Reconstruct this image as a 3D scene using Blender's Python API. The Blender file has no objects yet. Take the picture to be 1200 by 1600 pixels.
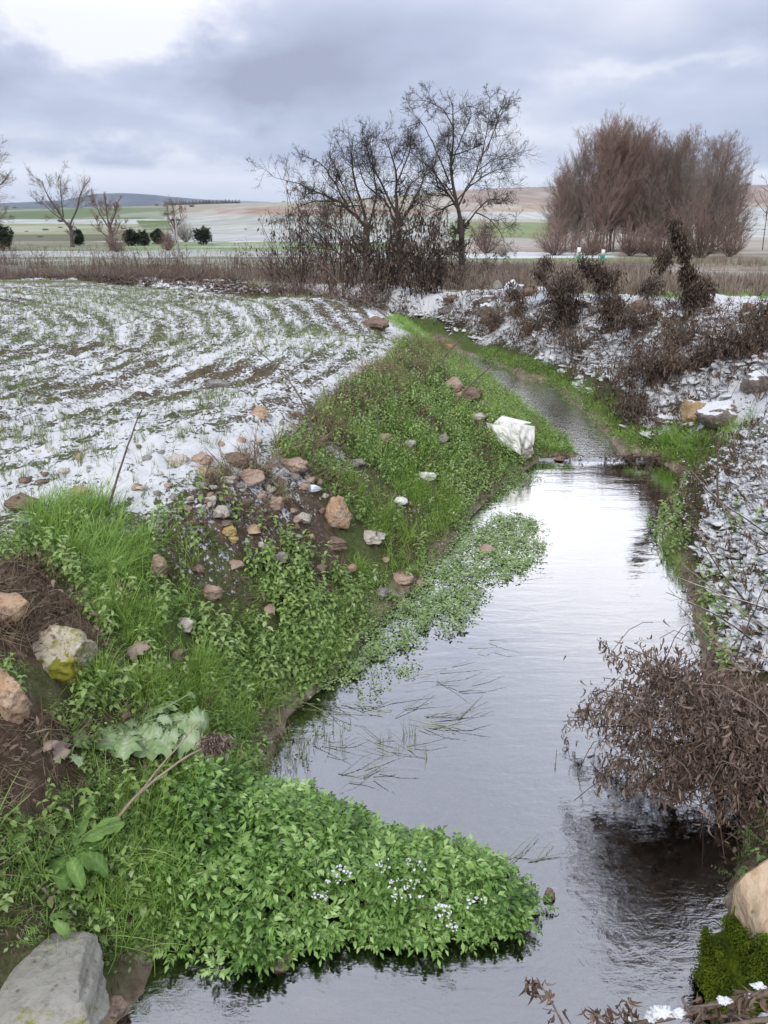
import bpy, math, random
import numpy as np
from mathutils import Vector, Matrix

random.seed(7)
RNG = np.random.default_rng(7)
R = math.radians
SC = bpy.context.scene
COL = SC.collection

# ------------------------------------------------------------------ camera
CAM_H, TILT, FPX = 2.2, R(20.4), 1209.0
cd = bpy.data.cameras.new("camera")
cam = bpy.data.objects.new("camera", cd); COL.objects.link(cam)
cam.location = (0, 0, CAM_H)
cam.rotation_euler = (math.pi / 2 - TILT, 0, 0)
cd.sensor_fit = 'VERTICAL'; cd.sensor_height = 36; cd.sensor_width = 27
cd.lens = 36 * FPX / 1600
cd.clip_start = 0.05; cd.clip_end = 30000
SC.camera = cam

# ------------------------------------------------------------------ world, sun, exposure
SUN_EL, SUN_AZ = R(38), R(200)      # azimuth clockwise from +Y
w = bpy.data.worlds.new("World"); SC.world = w; w.use_nodes = True
nt = w.node_tree; N = nt.nodes; LK = nt.links
for n in list(N): N.remove(n)
def nd(tree, typ, **kw):
    n = tree.nodes.new(typ)
    for k, v in kw.items(): setattr(n, k, v)
    return n
def mth(tree, op, a=None, b=None, c=None, clamp=False):
    n = tree.nodes.new('ShaderNodeMath'); n.operation = op; n.use_clamp = clamp
    for i, v in enumerate((a, b, c)):
        if v is None: continue
        if isinstance(v, (int, float)): n.inputs[i].default_value = v
        else: tree.links.new(v, n.inputs[i])
    return n.outputs[0]
def ramp(tree, fac, stops, interp='LINEAR'):
    n = tree.nodes.new('ShaderNodeValToRGB'); n.color_ramp.interpolation = interp
    e = n.color_ramp.elements
    while len(e) < len(stops): e.new(0.5)
    for i, (p, c) in enumerate(stops):
        e[i].position = p; e[i].color = (c[0], c[1], c[2], 1) if hasattr(c, '__len__') else (c, c, c, 1)
    tree.links.new(fac, n.inputs[0])
    return n.outputs[0]
def mixc(tree, fac, a, b, blend='MIX'):
    n = tree.nodes.new('ShaderNodeMix'); n.data_type = 'RGBA'; n.blend_type = blend
    for k_, v in ((0, fac), (6, a), (7, b)):
        sock = n.inputs[k_]
        if isinstance(v, (int, float)): sock.default_value = v if k_ == 0 else (v, v, v, 1)
        elif isinstance(v, tuple): sock.default_value = (v[0], v[1], v[2], 1)
        else: tree.links.new(v, sock)
    return n.outputs[2]
def noise_n(tree, vec, scale, detail=4, rough=0.55, dist=0.0, out=0):
    n = tree.nodes.new('ShaderNodeTexNoise')
    n.inputs['Scale'].default_value = scale; n.inputs['Detail'].default_value = detail
    n.inputs['Roughness'].default_value = rough; n.inputs['Distortion'].default_value = dist
    if vec is not None: tree.links.new(vec, n.inputs['Vector'])
    return n.outputs[out]
def vmap(tree, vec, sc=(1, 1, 1), loc=(0, 0, 0), rot=(0, 0, 0)):
    n = tree.nodes.new('ShaderNodeMapping')
    n.inputs['Scale'].default_value = sc; n.inputs['Location'].default_value = loc; n.inputs['Rotation'].default_value = rot
    tree.links.new(vec, n.inputs['Vector']); return n.outputs[0]

sky = nd(nt, 'ShaderNodeTexSky', sky_type='NISHITA')
sky.sun_disc = False; sky.sun_elevation = SUN_EL; sky.sun_rotation = SUN_AZ
tc = nd(nt, 'ShaderNodeTexCoord'); gen = tc.outputs['Generated']
sep = nd(nt, 'ShaderNodeSeparateXYZ'); LK.new(gen, sep.inputs[0])
zz = mth(nt, 'MAXIMUM', sep.outputs[2], 0.0)
zp = mth(nt, 'ADD', zz, 0.16)
cx = mth(nt, 'DIVIDE', sep.outputs[0], zp); cy = mth(nt, 'DIVIDE', sep.outputs[1], zp)
cmb = nd(nt, 'ShaderNodeCombineXYZ'); LK.new(cx, cmb.inputs[0]); LK.new(cy, cmb.inputs[1])
cv = cmb.outputs[0]
n1 = noise_n(nt, vmap(nt, cv, (0.62, 0.62, 1), (3.7, 1.3, 0)), 1.0, 5, 0.52, 0.35)
n2 = noise_n(nt, vmap(nt, cv, (1.9, 1.2, 1), (9.1, 4.2, 0)), 1.0, 4, 0.55, 0.2)
wn = nd(nt, 'ShaderNodeSeparateXYZ'); LK.new(noise_n(nt, vmap(nt, gen, (7, 7, 14)), 1.0, 5, 0.62, out=1), wn.inputs[0])
AZW = mth(nt, 'MULTIPLY_ADD', mth(nt, 'SUBTRACT', wn.outputs[0], .5), 16.0, mth(nt, 'MULTIPLY', mth(nt, 'ARCTAN2', sep.outputs[0], sep.outputs[1]), 57.2958))
EGW = mth(nt, 'MULTIPLY_ADD', mth(nt, 'SUBTRACT', wn.outputs[1], .5), 9.0, mth(nt, 'MULTIPLY', mth(nt, 'ARCSINE', sep.outputs[2]), 57.2958))
def blob(ax, el, rx, ry):
    """soft lobe round a sky direction (azimuth right of +Y, elevation, half sizes, degrees)"""
    az, eg = AZW, EGW
    a = mth(nt, 'DIVIDE', mth(nt, 'SUBTRACT', az, ax), rx)
    b = mth(nt, 'DIVIDE', mth(nt, 'SUBTRACT', eg, el), ry)
    d = mth(nt, 'ADD', mth(nt, 'MULTIPLY', a, a), mth(nt, 'MULTIPLY', b, b))
    return mth(nt, 'POWER', 2.71828, mth(nt, 'MULTIPLY', d, -1.0))
dens = mth(nt, 'MULTIPLY_ADD', n1, 0.95, mth(nt, 'MULTIPLY', n2, 0.30))
for (ax, el, rx, ry, k) in ((-17.5, 12.5, 5.5, 3.0, -0.34), (-21, 14.5, 7, 3.5, -0.16), (18.0, 9.0, 9, 0.9, -0.14), (16, 4.5, 9, 1.2, -0.08),
                            (-25, 9.0, 4.5, 3, 0.16), (-9, 8.4, 6, 1.7, 0.22), (-20, 5.5, 8, 1.3, 0.07), (-4, 11, 8, 3, 0.10), (10, 8, 14, 3.5, 0.03), (-16, 3.8, 13, .7, -0.10), (0, 3.3, 14, .8, -.12)):
    dens = mth(nt, 'MULTIPLY_ADD', blob(ax, el, rx, ry), k, dens)
# band of clear pale air just above the skyline
wob = noise_n(nt, vmap(nt, gen, (3, 3, 18)), 1.0, 4, 0.6)
eg = mth(nt, 'MULTIPLY', mth(nt, 'ARCSINE', sep.outputs[2]), 57.2958)
hz = mth(nt, 'ADD', eg, mth(nt, 'MULTIPLY', mth(nt, 'SUBTRACT', wob, 0.5), -2.2))
hband = ramp(nt, mth(nt, 'DIVIDE', hz, 10.0, clamp=True), ((0.0, 1.0), (0.30, 1.0), (0.38, 0.0), (1.0, 0.0)))
ccol = ramp(nt, dens, ((0.36, (8.3, 8.5, 8.9)), (0.50, (6.5, 6.8, 7.9)), (0.60, (5.0, 5.45, 6.9)), (0.72, (4.1, 4.55, 6.0)), (0.88, (3.2, 3.45, 4.6))))
hcol = mixc(nt, noise_n(nt, vmap(nt, gen, (4, 4, 60)), 1.0, 3, 0.5), (9.6, 9.8, 10.2), (7.2, 7.6, 8.8))
scol = mixc(nt, mth(nt, 'MULTIPLY', hband, 0.9), ccol, hcol)
# the overcast is brighter overhead than near the skyline
up = ramp(nt, sep.outputs[2], ((0.0, (.93, .93, .93)), (0.20, (.96, .945, .93)), (0.30, (1.36, 1.31, 1.22)), (0.45, (1.62, 1.55, 1.42)), (0.75, (1.75, 1.67, 1.5)), (1.0, (1.75, 1.66, 1.5))))
scol = mixc(nt, 1.0, scol, up, 'MULTIPLY')
scol = mixc(nt, 0.93, sky.outputs[0], scol)
bg = nd(nt, 'ShaderNodeBackground'); bg.inputs[1].default_value = 0.1
LK.new(scol, bg.inputs[0])
wo = nd(nt, 'ShaderNodeOutputWorld'); LK.new(bg.outputs[0], wo.inputs[0])
w.cycles.sampling_method = 'MANUAL'; w.cycles.sample_map_resolution = 512

sl = bpy.data.lights.new("sun", 'SUN'); sl.energy = 1.5; sl.angle = R(10); sl.color = (1.0, 0.96, 0.9)
so = bpy.data.objects.new("sun", sl); COL.objects.link(so)
sd = Vector((math.sin(SUN_AZ) * math.cos(SUN_EL), math.cos(SUN_AZ) * math.cos(SUN_EL), math.sin(SUN_EL)))
so.rotation_euler = sd.to_track_quat('Z', 'Y').to_euler(); so.location = (0, -5, 20)
SC.view_settings.view_transform = 'Standard'; SC.view_settings.look = 'None'
SC.view_settings.exposure = 0.42; SC.view_settings.gamma = 1.0; SC.view_settings.use_curve_mapping = False
SC.cycles.max_bounces = 6; SC.cycles.transparent_max_bounces = 12
SC.cycles.caustics_reflective = False; SC.cycles.caustics_refractive = False

# ------------------------------------------------------------------ photo geometry: rays from the viewpoint, used to lay out the real ground
FW = np.array([0, math.cos(TILT), -math.sin(TILT)]); UP = np.array([0, math.sin(TILT), math.cos(TILT)])
def ray(px, py):
    d = FW + np.array([1., 0, 0]) * ((px - 600) / FPX) + UP * ((800 - py) / FPX)
    return d / np.linalg.norm(d)
def W(px, py, z):
    d = ray(px, py); t = (z - CAM_H) / d[2]
    return np.array([d[0] * t, d[1] * t, z])
def proj(x, y, z):
    dz = z - CAM_H
    dep = y * FW[1] + dz * FW[2]
    v = y * UP[1] + dz * UP[2]
    dep = np.where(np.abs(dep) < 1e-3, 1e-3, dep)
    return 600 + FPX * x / dep, 800 - FPX * v / dep, dep

# ------------------------------------------------------------------ numpy value noise
_P = np.random.default_rng(11).random((256, 256))
def vn(x, y):
    xi = np.floor(x).astype(int); yi = np.floor(y).astype(int)
    fx = x - xi; fy = y - yi
    fx = fx * fx * fx * (fx * (fx * 6 - 15) + 10); fy = fy * fy * fy * (fy * (fy * 6 - 15) + 10)
    a = _P[xi & 255, yi & 255]; b = _P[(xi + 1) & 255, yi & 255]
    c = _P[xi & 255, (yi + 1) & 255]; d = _P[(xi + 1) & 255, (yi + 1) & 255]
    return (a * (1 - fx) + b * fx) * (1 - fy) + (c * (1 - fx) + d * fx) * fy
def fbm(x, y, octv=4, gain=0.5):
    s = 0; a = 1; t = 0
    for i in range(octv):
        s = s + a * vn(x * 2 ** i + 17.3 * i, y * 2 ** i + 9.1 * i); t += a; a *= gain
    return s / t
def sm(a, b, x):
    t = np.clip((x - a) / (b - a), 0, 1); return t * t * (3 - 2 * t)
def inpoly(x, y, poly):
    ins = np.zeros(x.shape, bool); n = len(poly)
    for i in range(n):
        x0, y0 = poly[i][:2]; x1, y1 = poly[(i + 1) % n][:2]
        c = ((y0 > y) != (y1 > y)) & (x < (x1 - x0) * (y - y0) / (y1 - y0 + 1e-12) + x0)
        ins ^= c
    return ins
def dpoly(x, y, pts, closed=True):
    d = np.full(x.shape, 1e9); n = len(pts)
    for i in range(n if closed else n - 1):
        x0, y0 = pts[i][:2]; x1, y1 = pts[(i + 1) % n][:2]
        ex, ey = x1 - x0, y1 - y0
        t = np.clip(((x - x0) * ex + (y - y0) * ey) / (ex * ex + ey * ey + 1e-12), 0, 1)
        d = np.minimum(d, (x - x0 - t * ex) ** 2 + (y - y0 - t * ey) ** 2)
    return np.sqrt(d)

# ------------------------------------------------------------------ the stream outline (waterlines read off the photograph, on the water level)
ZU = 0.028
poolL = [W(*p, 0) for p in ((150, 1640), (215, 1560), (235, 1500), (300, 1440), (350, 1370), (400, 1280), (425, 1190), (445, 1120), (505, 1070), (560, 1010),
                            (600, 960), (660, 905), (705, 850), (740, 800), (770, 770), (800, 745), (840, 720), (900, 715))]
poolR = [W(*p, 0) for p in ((1010, 715), (1065, 735), (1060, 780), (1035, 830), (1050, 870), (1075, 920), (1090, 985), (1105, 1060), (1125, 1140),
                            (1150, 1220), (1165, 1290), (1160, 1330), (1135, 1400), (1135, 1500), (1150, 1640))]
upL = [W(905, 724, ZU * .5)] + [W(*p, ZU) for p in ((905, 712), (880, 690), (850, 660), (800, 620), (760, 592), (735, 572), (715, 560), (690, 552))]
upR = [W(975, 724, ZU * .5)] + [W(*p, ZU) for p in ((975, 712), (950, 680), (915, 645), (870, 607), (850, 596), (815, 590), (800, 580), (770, 566), (745, 557), (715, 549))]
YW = float(W(940, 713, 0.05)[1])
tailL = [np.array(p) for p in ((0.55, 15.2, ZU), (-1.2, 17.6, ZU), (-4.5, 20.6, ZU), (-9., 24.5, ZU), (-16., 29., ZU))]
tailR = [np.array(p) for p in ((-16., 30., ZU), (-8.7, 25.3, ZU), (-4.0, 21.4, ZU), (-.7, 18.3, ZU), (1.2, 15.7, ZU))]
POOL = [np.array([-1.0, -2.5, 0])] + poolL + poolR + [np.array([1.4, -2.5, 0])]
UPST = upL + tailL + tailR + upR[::-1]

# ------------------------------------------------------------------ ground heights: thin-plate spline through read-off points
ctl = []
def C(*pts):
    for px, py, z in pts: ctl.append(W(px, py, z))
for p in poolL + poolR: ctl.append(np.array([p[0], p[1], 0.03]))
for p in upL[1:] + upR[1:]: ctl.append(np.array([p[0], p[1], ZU + 0.02]))
# left field and its edge
C((0, 800, .86), (150, 800, .88), (250, 810, .84), (330, 780, .86), (400, 735, .84), (460, 690, .84), (510, 645, .86), (570, 600, .86), (640, 545, .84),
  (0, 640, .84), (200, 640, .84), (400, 600, .84), (0, 520, .84), (300, 520, .84), (500, 520, .84), (0, 450, .84), (200, 455, .84), (400, 470, .84), (600, 500, .82),
  (-300, 800, .9), (-400, 640, .86), (-300, 500, .84))
# left bank slope
C((330, 870, .70), (430, 830, .66), (520, 740, .64), (600, 680, .62), (660, 610, .66), (700, 580, .55), (400, 930, .50), (480, 870, .46), (560, 830, .38), (640, 750, .36),
  (700, 700, .38), (740, 640, .45), (430, 1010, .26), (520, 950, .20), (620, 860, .16), (700, 770, .18), (760, 700, .24), (800, 660, .26), (840, 690, .20),
  (250, 930, .62), (330, 1030, .38), (200, 1020, .55), (120, 960, .72), (60, 920, .80), (0, 1000, .82), (0, 1150, .66), (100, 1150, .52), (220, 1150, .38), (330, 1180, .20),
  (100, 1300, .38), (0, 1320, .48), (200, 1320, .22), (150, 1430, .16), (60, 1440, .28), (250, 1400, .14), (0, 1500, .34), (60, 1560, .30), (110, 1520, .10), (150, 1580, .06), (-200, 1100, .9), (-300, 1500, .7))
# right bank
C((1200, 1320, .30), (1300, 1250, .42), (1200, 1200, .30), (1200, 1080, .36), (1160, 1000, .28), (1200, 950, .42), (1130, 900, .24), (1200, 860, .50), (1100, 810, .22),
  (1180, 780, .50), (1100, 745, .18), (1200, 720, .66), (1080, 700, .18), (1150, 690, .42), (1040, 700, .13), (1000, 690, .14), (1060, 650, .30), (1000, 650, .22), (1130, 640, .52), (1200, 640, .72),
  (940, 620, .22), (960, 570, .48), (900, 570, .28), (1050, 570, .68), (1150, 560, .88), (1250, 560, 1.0), (860, 560, .30), (820, 530, .40), (760, 530, .24), (900, 520, .66),
  (1000, 510, .95), (1100, 500, 1.08), (1200, 500, 1.12), (900, 485, .92), (830, 480, .85), (760, 480, .72), (700, 500, .45), (640, 505, .60), (660, 470, .70), (740, 455, .86),
  (800, 455, .90), (900, 470, 0.75), (600, 445, .8), (500, 445, .8), (1350, 700, .9), (1400, 1000, .7), (1500, 560, 1.1))
for x, y, z in ((4.8, 14.5, .35), (3.6, 17, .3), (8, 14, .3), (12, 12, .4), (6, 20, .05), (2, 22, .15), (-3, 27, .35), (-12, 29, .3), (-20, 27, .4), (-20, 15, .8), (-20, 5, .85), (10, 28, -.1), (0, 33, -.15), (-12, 36, -.15),
                (12, 36, -.2), (20, 20, 0), (20, 8, .4), (8, 5, 1.0), (6, 2, .7), (3, 0, .5), (-3, 0, .8), (-6, 2, .9), (0, -3, -.1), (-4, -4, .8), (4, -4, .6), (-1.6, .3, .55), (1.9, .4, .4)):
    ctl.append(np.array([x, y, float(z)]))
ctl = np.array(ctl)
def _phi(r2): return 0.5 * r2 * np.log(r2 + 1e-9)
_n = len(ctl)
A = _phi(((ctl[:, None, :2] - ctl[None, :, :2]) ** 2).sum(-1)) + np.eye(_n) * 0.004
Pm = np.c_[np.ones(_n), ctl[:, :2]]
M_ = np.zeros((_n + 3, _n + 3)); M_[:_n, :_n] = A; M_[:_n, _n:] = Pm; M_[_n:, :_n] = Pm.T
_w = np.linalg.solve(M_, np.r_[ctl[:, 2], 0, 0, 0])
def base_h(x, y):
    s = _w[_n] + _w[_n + 1] * x + _w[_n + 2] * y
    for i in range(_n):
        s = s + _w[i] * _phi((x - ctl[i, 0]) ** 2 + (y - ctl[i, 1]) ** 2)
    return s
FIELD = [W(px, py, .84) for px, py in ((-900, 830), (0, 815), (150, 812), (250, 800), (330, 770), (400, 730), (460, 690), (510, 645), (570, 600), (640, 548), (625, 520), (560, 492), (450, 470), (300, 452), (100, 436), (0, 431))] + [np.array([-40, 30, 0]), np.array([-60, 20, 0]), np.array([-40, 2, 0])]
EDGE = FIELD[1:16]
def height(x, y, micro=True):
    b = base_h(x, y)
    far = np.maximum(sm(30, 37, y), np.maximum(sm(17, 26, np.abs(x)), sm(-3, -8, y)))
    b = b * (1 - far) + (-0.2 + 0.0 * x) * far
    left = sm(-14, -22, x) * sm(31, 26, y)
    b = b * (1 - left) + 0.84 * left
    ip = inpoly(x, y, POOL); iu = inpoly(x, y, UPST) & ((y > YW) | ~ip)
    dp = dpoly(x, y, POOL); du = dpoly(x, y, UPST)
    fld = inpoly(x, y, FIELD); df = dpoly(x, y, EDGE, False)
    wf = np.where(fld, sm(0, .25, df), 0)
    near = sm(60, 25, y) * sm(40, 20, np.abs(x))
    if micro:
        right = sm(0.8, 2.0, x - 0.1 * y)
        b1 = (fbm(x * 3.1, y * 3.1, 4) - .5)
        b2 = (fbm(x * 11, y * 11, 3) - .5)
        amp = .10 * (1 - right) + .20 * right * sm(4, 8, y) + .1 * right * (1 - sm(4, 8, y))
        b = b + near * (1 - wf) * (b1 * amp + b2 * amp * .45)
        row = df * 1.0
        rowh = np.sin(row * 2 * math.pi / .34 + 1.5 * fbm(x * .9, y * .9, 2)) * .006
        clod = np.maximum(fbm(x * 8 + 5, y * 8, 3) - .52, 0) * .13 + (b2 * .05)
        b = b + near * wf * (rowh + clod)
    # the banks run down to the water instead of ending in a cut
    b = np.where(~ip & (y < YW + .2), np.minimum(b, .02 + .95 * dp + .35 * dp * dp + np.where(y < YW, 0, 9) * np.maximum(dp - .3, 0)), b)
    b = np.where(~iu & (y > YW - .1), np.minimum(b, ZU + .02 + .85 * du + .5 * du * du), b)
    # carve the stream
    for ins, d, wl, dd in ((ip, dp, 0.0, .26), (iu, du, ZU, .14)):
        b = np.where(ins, wl - .01 - dd * sm(0, .45, d) - .02 * (fbm(x * 5, y * 5, 3) - .3), b)
    b = np.where(~ip & ~iu & (dp < .5) & (y < YW + .1), np.maximum(b, 0.015 + 0.12 * dp), b)
    b = np.where(~ip & ~iu & (du < .5) & (y >= YW + .1), np.maximum(b, ZU + .015 + 0.12 * du), b)
    return b, dict(ip=ip, iu=iu, dp=dp, du=du, fld=fld, df=df, wf=wf)

def axis(parts):
    out = [parts[0][0]]
    for a, b, s0, s1 in parts:
        v = a
        while v < b - 1e-6:
            t = (v - a) / (b - a); v += s0 + (s1 - s0) * t; out.append(min(v, b))
    return np.array(out)
gx = axis([(-300, -60, 20, 8), (-60, -14, 4, .3), (-14, -4.5, .28, .05), (-4.5, 5.5, .03, .03), (5.5, 14, .05, .28), (14, 60, .3, 4), (60, 300, 8, 20)])
gy = axis([(-14, -1, 1.2, .2), (-1, .9, .2, .03), (.9, 9, .025, .035), (9, 16, .035, .06), (16, 30, .06, .16), (30, 60, .18, .8), (60, 125, .8, 2)])
GX, GY = np.meshgrid(gx, gy, indexing='ij')
GZ, GI = height(GX.ravel(), GY.ravel()); GZ = GZ.reshape(GX.shape)
print("ground grid", GX.shape)
def gz(x, y):
    x = np.atleast_1d(np.asarray(x, float)); y = np.atleast_1d(np.asarray(y, float))
    i = np.clip(np.searchsorted(gx, x) - 1, 0, len(gx) - 2); j = np.clip(np.searchsorted(gy, y) - 1, 0, len(gy) - 2)
    fx = np.clip((x - gx[i]) / (gx[i + 1] - gx[i]), 0, 1); fy = np.clip((y - gy[j]) / (gy[j + 1] - gy[j]), 0, 1)
    return (GZ[i, j] * (1 - fx) + GZ[i + 1, j] * fx) * (1 - fy) + (GZ[i, j + 1] * (1 - fx) + GZ[i + 1, j + 1] * fx) * fy
_T = np.geomspace(1.2, 160, 3000)
def hit(px, py):
    d = ray(px, py); p = d[None, :] * _T[:, None] + np.array([0, 0, CAM_H])
    g = gz(p[:, 0], p[:, 1]); g = np.where((p[:, 2] < 0.0) & (g < 0), 0.0, g)
    below = np.nonzero(p[:, 2] < np.maximum(g, -.5))[0]
    k = below[0] if len(below) else len(_T) - 1
    q = p[k].copy(); q[2] = gz(q[0], q[1])[0]
    return q
def zone(*pts): return [hit(*p)[:2] for p in pts]

# ------------------------------------------------------------------ mesh helpers
def tag(o, label=None, cat=None, group=None, kind=None):
    if label: o['label'] = label
    if cat: o['category'] = cat
    if group: o['group'] = group
    if kind: o['kind'] = kind
    return o
def mesh_np(name, V, Q, mat, rnd=None, parent=None, smooth=False, attrs=None):
    me = bpy.data.meshes.new(name)
    V = np.asarray(V, np.float32); Q = np.asarray(Q, np.int32); k = Q.shape[1]
    me.vertices.add(len(V)); me.vertices.foreach_set('co', V.ravel())
    me.loops.add(Q.size); me.loops.foreach_set('vertex_index', Q.ravel())
    me.polygons.add(len(Q)); me.polygons.foreach_set('loop_start', np.arange(0, Q.size, k, dtype=np.int32))
    me.update(calc_edges=True)
    if rnd is not None:
        a = me.attributes.new('rnd', 'FLOAT', 'POINT'); a.data.foreach_set('value', np.asarray(rnd, np.float32))
    for nm, arr in (attrs or {}).items():
        if arr.ndim == 1:
            a = me.attributes.new(nm, 'FLOAT', 'POINT'); a.data.foreach_set('value', arr.astype(np.float32))
        else:
            a = me.attributes.new(nm, 'FLOAT_COLOR', 'POINT')
            a.data.foreach_set('color', np.c_[arr, np.ones(len(arr))].astype(np.float32).ravel())
    if smooth: me.polygons.foreach_set('use_smooth', np.ones(len(Q), bool))
    if mat: me.materials.append(mat)
    o = bpy.data.objects.new(name, me); COL.objects.link(o)
    if parent: o.parent = parent
    return o
def empty(name, loc, rz=0.0):
    o = bpy.data.objects.new(name, None); COL.objects.link(o); o.location = loc; o.rotation_euler = (0, 0, rz)
    o.empty_display_size = .1
    return o
def copy_tree(o, parent=None):
    c = o.copy(); COL.objects.link(c)
    if parent: c.parent = parent
    for ch in [q for q in bpy.data.objects if q.parent is o]: copy_tree(ch, c)
    return c
# ------------------------------------------------------------------ materials
MATS = {}
def newmat(name):
    m = bpy.data.materials.new(name); m.use_nodes = True; t = m.node_tree
    for n in list(t.nodes): t.nodes.remove(n)
    out = t.nodes.new('ShaderNodeOutputMaterial'); MATS[name] = m
    return m, t, out
def bsdf(t, col, rough=.6, spec=.3, normal=None):
    b = t.nodes.new('ShaderNodeBsdfPrincipled')
    if isinstance(col, tuple): b.inputs['Base Color'].default_value = (*col, 1)
    else: t.links.new(col, b.inputs['Base Color'])
    if isinstance(rough, (int, float)): b.inputs['Roughness'].default_value = rough
    else: t.links.new(rough, b.inputs['Roughness'])
    b.inputs['Specular IOR Level'].default_value = spec
    if normal is not None: t.links.new(normal, b.inputs['Normal'])
    return b
def bump(t, h, strength=.5, dist=.01, normal=None):
    b = t.nodes.new('ShaderNodeBump'); b.inputs['Strength'].default_value = strength; b.inputs['Distance'].default_value = dist
    t.links.new(h, b.inputs['Height'])
    if normal is not None: t.links.new(normal, b.inputs['Normal'])
    return b.outputs[0]
def attr(t, nm, out='Fac'):
    a = t.nodes.new('ShaderNodeAttribute'); a.attribute_name = nm; return a.outputs[out]
def leafmat(name, cols, rough=.5, spec=.35, trans=.25, nscale=6.0, objvar=False):
    """foliage: per-leaf colour spread from the 'rnd' attribute, large soft patches, some light through the blade"""
    m, t, out = newmat(name)
    pos = nd(t, 'ShaderNodeNewGeometry').outputs['Position']
    f = attr(t, 'rnd')
    nz = noise_n(t, pos, nscale, 3, .6)
    v = mth(t, 'MULTIPLY_ADD', mth(t, 'SUBTRACT', nz, .5), .7, f, clamp=True)
    if objvar:
        oi = nd(t, 'ShaderNodeObjectInfo').outputs['Random']
        v = mth(t, 'MULTIPLY_ADD', mth(t, 'SUBTRACT', oi, .5), .5, v, clamp=True)
    k = len(cols) - 1
    c = ramp(t, v, [(i / k * .9 + .05, cc) for i, cc in enumerate(cols)])
    b = bsdf(t, c, rough, spec)
    if trans > 0:
        tr = nd(t, 'ShaderNodeBsdfTranslucent'); t.links.new(c, tr.inputs[0])
        mx = nd(t, 'ShaderNodeMixShader'); mx.inputs[0].default_value = trans
        t.links.new(b.outputs[0], mx.inputs[1]); t.links.new(tr.outputs[0], mx.inputs[2])
        t.links.new(mx.outputs[0], out.inputs[0])
    else: t.links.new(b.outputs[0], out.inputs[0])
    return m
def barkmat(name, c1, c2, scale=30, snow=0.0, objvar=False):
    m, t, out = newmat(name)
    g = nd(t, 'ShaderNodeNewGeometry'); pos = g.outputs['Position']
    nz = noise_n(t, pos, scale, 4, .65)
    c = mixc(t, ramp(t, nz, ((.3, 0.0), (.7, 1.0))), c1, c2)
    if objvar:
        oi = nd(t, 'ShaderNodeObjectInfo').outputs['Random']
        c = mixc(t, mth(t, 'MULTIPLY', oi, .5), c, tuple(x * .6 for x in c1))
    if snow > 0:
        sp = nd(t, 'ShaderNodeSeparateXYZ'); t.links.new(g.outputs['Normal'], sp.inputs[0])
        up_ = ramp(t, mth(t, 'MULTIPLY_ADD', mth(t, 'SUBTRACT', noise_n(t, pos, 9, 3, .6), .5), 1.2, sp.outputs[2]), ((1.02 - snow, 0.0), (1.1 - snow, 1.0)))
        c = mixc(t, up_, c, (.70, .71, .73))
    t.links.new(bsdf(t, c, .85, .15, bump(t, nz, .5, .01)).outputs[0], out.inputs[0])
    return m
leafmat('grass_green', [(.14, .24, .045), (.23, .39, .08), (.33, .51, .12), (.47, .60, .24)], .5, .3, .3)
leafmat('grass_bright', [(.17, .29, .055), (.27, .42, .08), (.40, .54, .16)], .5, .3, .3)
leafmat('grass_olive', [(.13, .14, .06), (.19, .24, .09), (.25, .30, .12), (.36, .34, .20)], .6, .2, .2)
leafmat('grass_dry', [(.14, .10, .065), (.24, .18, .12), (.36, .29, .20)], .8, .1, .15)
leafmat('cress_leaf', [(.06, .13, .025), (.14, .27, .055), (.26, .42, .11), (.44, .60, .25)], .38, .5, .15, 4)
leafmat('cress_mat_leaf', [(.12, .19, .06), (.20, .30, .10), (.31, .43, .18), (.46, .56, .32)], .5, .35, .2)
leafmat('feather_leaf', [(.15, .26, .06), (.26, .42, .10), (.39, .55, .18)], .55, .3, .25)
leafmat('nettle_leaf', [(.11, .17, .05), (.19, .29, .08), (.29, .41, .13), (.43, .51, .27)], .6, .25, .2)
leafmat('dead_leaf', [(.05, .032, .024), (.11, .07, .052), (.18, .125, .095), (.30, .235, .185)], .8, .15, .1, 5)
leafmat('dead_leaf_dark', [(.03, .02, .016), (.065, .046, .036), (.12, .09, .07), (.20, .16, .13)], .8, .15, .05, 5)
leafmat('dead_leaf_pink', [(.05, .035, .028), (.13, .09, .072), (.25, .185, .15), (.42, .34, .28)], .8, .15, .1, 5)
leafmat('weed_brown', [(.06, .042, .035), (.12, .085, .07), (.20, .15, .125), (.31, .25, .21)], .85, .1, .1, .8)
leafmat('reed_pale', [(.17, .13, .11), (.28, .22, .18), (.38, .32, .26)], .85, .1, .15, .6)
leafmat('twig_red', [(.17, .11, .09), (.255, .17, .14), (.34, .245, .21)], .85, .1, 0, .25, True)
leafmat('twig_grey', [(.15, .125, .105), (.24, .20, .17), (.32, .28, .24)], .85, .1, 0, .25, True)
leafmat('bush_dark', [(.022, .032, .018), (.045, .062, .034), (.08, .10, .055)], .7, .2, .1, 1.0)
barkmat('bark_dark', (.035, .028, .024), (.10, .085, .072), 25)
barkmat('bark_pale', (.10, .085, .075), (.20, .175, .155), 8, objvar=True)
barkmat('stick', (.10, .075, .058), (.24, .19, .15), 60)
barkmat('stick_pale', (.26, .20, .15), (.42, .34, .27), 60)
barkmat('stick_snow', (.06, .045, .038), (.17, .13, .11), 60, snow=.35)
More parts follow.
